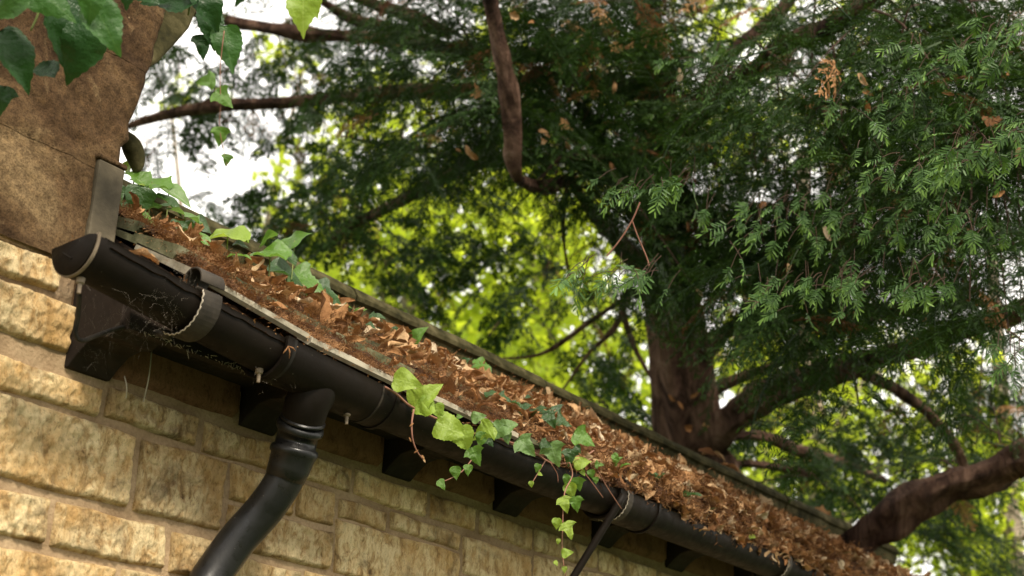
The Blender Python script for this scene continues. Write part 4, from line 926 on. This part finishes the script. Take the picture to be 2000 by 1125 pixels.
for (cx, cy, rx, ry, t0, t1, ct) in BL:
    nb = max(1, ct//9); centres = []
    nb = max(1, int(nb*(.84 if t0 < 6.4 else 1)))
    for _ in range(nb):
        for _k in range(20):
            u, v = rng.normal(size=2)*.55
            if u*u+v*v < 1.2: break
        t = rng.uniform(t0, t1); centres.append(atd(cx+u*rx, cy+v*ry, t))
    for q in centres:       # each branchlet grows from the nearest limb and carries its own fronds
        d2 = ((AL-np.array(tuple(q)))**2).sum(1); k = int(d2.argmin()); a = allpts[k]; dist = math.sqrt(d2[k])
        if dist > .4: a = q+(a-q)*(.4/dist)+Vector((rng.normal(), rng.normal(), rng.normal()))*.12
        out = (q-a); out = out.normalized() if out.length > .02 else Vector((rng.normal(), rng.normal(), 0)).normalized()
        midp = (a+q)/2+Vector((0, 0, .06)); end = q+out*.25+Vector((0, 0, -.10)); cpt = catmull([a, midp, q, end], 5)
        if rng.random() < .5: twigs.tube(cpt, list(np.linspace(.005, .0015, len(cpt))), 4, False)
        for _ in range(9 if t0 < 6.4 else 5):
            f = rng.random()**.7; p = cpt[int(f*(len(cpt)-1))] if f > .5 else q.lerp(end, rng.random()); p = p+Vector((rng.normal(), rng.normal(), rng.normal()*.6))*.09
            ppx, ppy, _d = proj(p)
            if ((ppx-415)/100)**2+((ppy-305)/62)**2 < 1 and not (250 < ppx < 350 and ppy < 270): continue
            if 1255 < ppx < 1415 and 540 < ppy < 930 and _d < 6.5: continue
            yaw = math.atan2(out.y, out.x)+rng.normal()*.9; P.append(p); Rr.append((rng.normal()*.4, rng.uniform(-.1, .75), yaw)); Sc.append(rng.uniform(.65, 1.1)); Ix.append(int(rng.integers(12, 14)) if rng.random() < .075 else int(rng.integers(0, 7)) if t0 < 6.4 else int(rng.integers(7, 12)))
# the crown goes on above the picture and shades what is below
for _ in range(2300):
    a = rng.uniform(0, 6.28); rr = 3.2*math.sqrt(rng.random()); p = Vector((5.4+rr*math.cos(a), 3.0+rr*math.sin(a), rng.uniform(5.2, 7.8)-.15*rr))
    ppx, ppy, dd = proj(p)
    if ppy > -60 and dd > 0: continue
    P.append(p); Rr.append((rng.normal()*.4, rng.uniform(-.1, .7), math.atan2(p.y-3, p.x-5.4)+rng.normal()*.7)); Sc.append(rng.uniform(.9, 1.3)); Ix.append(int(rng.integers(0, 7)))
scatter('foliage', [p-yew.location for p in P], Rr, Sc, Ix, fsrc, M_NEEDLE, yew)
o = twigs.build('twigs', M_TWIG, yew); reparent_world(o, yew); o['kind'] = 'stuff'
print('fronds', len(P))
# nearest sprays, each a part of its own
SPM = []
for i in range(10):
    sm = spray_mesh(500+i, random.Random(i).uniform(.030, .062), 13+i % 5, None, .025, width=.0021, young=1.0); SPM.append(sm.mesh('needle_spray', M_NEEDLEN, False, 'young'))
SB = [(1120,540,60,12,2.75,6),(1200,535,60,14,2.75,8),(1270,530,40,14,2.75,6),(1240,370,70,20,3.1,14),(1330,350,50,14,3.2,8),(1400,120,60,30,4.0,10),(1480,420,120,40,3.4,24),(1560,560,130,40,3.2,30),(1660,560,80,30,3.1,18),(1800,560,60,30,3.0,14),(1860,440,70,30,3.0,14),
      (1900,300,90,40,2.9,26),(1800,330,80,40,3.1,18),(1750,230,120,50,3.4,22),(1880,110,90,40,3.1,22),(1970,50,60,40,3.0,14),(1970,260,50,30,2.8,12),(1640,440,110,40,3.4,22),(1980,700,30,25,2.6,10),(1960,480,50,30,2.9,12),(1700,60,80,40,3.6,12),(1560,150,90,40,3.8,14)]
ns = 0
for cx, cy, rx, ry, t, ct in SB:
    m = MB()
    for _ in range(ct):
        if ns >= 299: break
        px = cx+rng.normal()*rx*.6; py = cy+rng.normal()*ry*.6; p = atd(px, py, t+rng.normal()*.12); tip = camdir(-.75+rng.normal()*.4, .45+rng.normal()*.3)+Vector((rng.normal()*.2, rng.normal()*.2-.2, -.1))
        o = link('needle_spray', SPM[int(rng.integers(0, 10))], yew); o.matrix_basis = orient(p, tip, (Vector((0, 0, 1))*.8+(Vector(CAM)-p).normalized()*.6+Vector((rng.normal(), rng.normal(), rng.normal()))*.25), rng.uniform(.65, 1.05)*(1 if t < 3.6 else 1.1)); reparent_world(o, yew); ns += 1
        h = p-tip.normalized()*rng.uniform(.03, .06)+Vector((0, .012, .006)); m.tube(catmull([h, (h+p)/2+Vector((0, 0, .004)), p], 3), .0010, 3, False)
    o = m.build('twiglets', M_TWIG, yew); reparent_world(o, yew); o['kind'] = 'stuff'
# visible fork above the left spray
for pp in ([(1250, 395), (1235, 430), (1210, 470), (1185, 500)], [(1235, 432), (1245, 460), (1262, 500), (1268, 520)]):
    m = MB(); m.tube(catmull([atd(a, b, 2.8) for a, b in pp], 5), .0018, 6, False, .2); o = m.build('branchlet', M_STEM, yew); reparent_world(o, yew)
# dead leaves caught in the yew and on its bark
CA = [(997,146,34,4.6),(931,178,34,4.75),(1108,244,36,4.8),(1110,282,26,4.8),(1062,258,28,4.8),(1232,86,34,4.8),(1204,92,26,4.8),(1176,132,26,4.8),(1328,148,30,4.9),(1314,194,32,4.9),(1200,172,24,4.9),(1685,155,32,3.6),(1692,180,26,3.6),(1695,210,28,3.6),(1850,182,24,3.5),(1938,236,34,3.4),(1952,379,26,3.3),(1490,400,16,3.8),(1615,455,34,3.6),(1810,617,36,4.4),(1900,592,24,4.4),(1625,35,44,4.6),(1375,290,30,4.9),(920,300,34,4.8),(1665,650,26,4.6),(1780,665,26,5.0),(782,178,22,6.0),(1540,520,24,3.6),(1430,700,20,5.6),(1365,570,22,4.6)]
for px, py, w, t in CA:
    put_dead(atd(px, py, t), w/F*t*1.1, (Vector(CAM)-atd(px, py, t)).normalized(), 'dry tan leaf caught among the dark yew needles', 'dead leaves caught in the yew tree')
FP = [p for p in P if 700 < proj(p)[0] < 1990 and 0 < proj(p)[1] < 760 and proj(p)[2] < 5.8]
for k in range(46):
    p = FP[int(rng.integers(0, len(FP)))]; v = (Vector(CAM)-p).normalized()
    put_dead(p+v*.10+Vector((0, 0, -.03)), rng.uniform(.022, .045), v, 'small rust brown leaf snagged on a yew twig', 'small dead leaves snagged in the yew tree')
for px, py in [(1312, 778), (1330, 792), (1345, 836), (1378, 832), (1356, 772)]:
    put_dead(atd(px, py, TY-.22), .045, (Vector(CAM)-atd(px, py, 6)).normalized(), 'small brown leaf caught on the yew trunk bark', 'dead leaves caught on the trunk')
for px, py, w in [(1395, 888, 40), (1385, 882, 34), (1425, 912, 40), (1605, 1003, 34)]:
    d = ray(px, py); p = aty(px, py, 2.15); p.z = max(p.z, 2.84); p = aty(px, py, 2.16); put_dead(p, w/F*proj(p)[2]*1.2, (-.1, -.5, .8), 'orange curled leaf lying on top of the mossy coping', 'dead leaves on the coping', None, camdir(1, .3))

# ------------------------------------------------------------------ background broadleaf trees
def clump(seed, n=46, R=.30, ls=.078):
    r = random.Random(seed); m = MB()
    for _ in range(n):
        c = Vector((r.gauss(0, R*.5), r.gauss(0, R*.5), r.gauss(0, R*.38))); a = Vector((r.gauss(0, 1), r.gauss(0, 1), r.gauss(-.4, .6))).normalized(); b = a.cross(Vector((r.gauss(0, 1), r.gauss(0, 1), r.gauss(0, 1)))).normalized(); l = ls*r.uniform(.7, 1.3)
        nrm = a.cross(b)*l*.12
        m.add([c-a*l*.5, c-b*l*.38+nrm, c+a*l*.05-nrm*.3, c+b*l*.38+nrm, c+a*l*.6], [(0, 1, 2), (0, 2, 3), (1, 4, 2), (2, 4, 3)])
    return m.mesh('leaf_clump', M_LIME, False)
csrc = [bpy.data.objects.new('clump_source', clump(i)) for i in range(6)]
def bg_tree(px, t, label, blobs, rad=.2, top=6.0):
    p = atd(px, 700, t); root = empty('lime_tree', label, 'tree', (p.x, p.y, 0))
    P, Rr, Sc, Ix = [], [], [], []
    m = MB(); c = catmull([(p.x, p.y, 0), (p.x+.1, p.y, 2), (p.x-.1, p.y+.1, top*.6), (p.x, p.y, top+2.5)], 8); m.tube(c, list(np.linspace(rad*1.3, rad*.3, len(c))), 14, True, .15)
    o = m.build('trunk', M_PALEBARK, root); reparent_world(o, root)
    for (bx, by, rx, ry, n) in blobs:
        q = atd(bx, by, t+rng.normal()*.8); m = MB(); s0 = Vector((p.x, p.y, max(1.5, min(q.z-1.2, top)))); m.tube(catmull([s0, (s0+q)/2+Vector((0, 0, .3)), q], 6), list(np.linspace(.07, .015, 13)), 6, False, .2); o = m.build('limb', M_PALEBARK, root); reparent_world(o, root)
        for _ in range(int(n*.5)):
            u, v = rng.normal(size=2)*.55; P.append(atd(bx+u*rx, by+v*ry, t+rng.normal()*1.3)-root.location); Rr.append((rng.random()*6.28, rng.random()*6.28, rng.random()*6.28)); Sc.append(rng.uniform(.8, 1.5)); Ix.append(int(rng.integers(0, 6)))
    scatter('crown', P, Rr, Sc, Ix, csrc, M_LIME, root); return root
bg_tree(800, 15, 'sunlit yellow green broadleaf tree left of the yew trunk', [(720, 400, 130, 90, 40), (860, 380, 110, 100, 44), (800, 520, 150, 90, 46), (700, 560, 130, 60, 28), (950, 580, 120, 90, 46), (640, 300, 130, 80, 22), (780, 200, 140, 90, 26)])
bg_tree(1075, 13.5, 'bright lime coloured broadleaf tree just left of the dark trunk', [(1000, 420, 90, 90, 40), (1060, 520, 110, 110, 50), (1120, 660, 110, 90, 44), (1010, 660, 100, 80, 32), (1180, 780, 120, 60, 36), (1100, 380, 100, 70, 22), (1240, 700, 70, 80, 26), (900, 660, 90, 60, 24)])
bg_tree(1590, 14, 'broadleaf tree with pale trunk seen through the yew branches right of its trunk', [(1480, 740, 110, 70, 24), (1600, 640, 120, 60, 18), (1740, 720, 120, 70, 22), (1600, 800, 120, 80, 26), (1700, 900, 140, 80, 36), (1540, 900, 140, 70, 36), (1840, 800, 120, 80, 20), (1500, 620, 80, 50, 12)])
bg_tree(1960, 16, 'green broadleaf tree in the far lower right behind the roof end', [(1850, 1060, 120, 80, 50), (1960, 1000, 110, 90, 46), (1780, 1000, 90, 60, 24), (1950, 1130, 120, 60, 40), (1920, 880, 110, 60, 24)])
bg_tree(1500, 17, 'broadleaf tree high behind the upper yew limbs', [(1400, 60, 150, 70, 26), (1540, 270, 150, 70, 30), (1700, 250, 140, 80, 16), (1380, 260, 100, 80, 26), (1250, 150, 140, 90, 30), (1000, 120, 150, 90, 34), (1700, 60, 170, 80, 18)])
bg_tree(430, 18, 'thin crowned broadleaf tree far behind the pier and left branches', [(330, 170, 60, 50, 6), (600, 100, 140, 60, 10), (560, 450, 60, 40, 6), (620, 500, 60, 40, 14)], .12, 5)
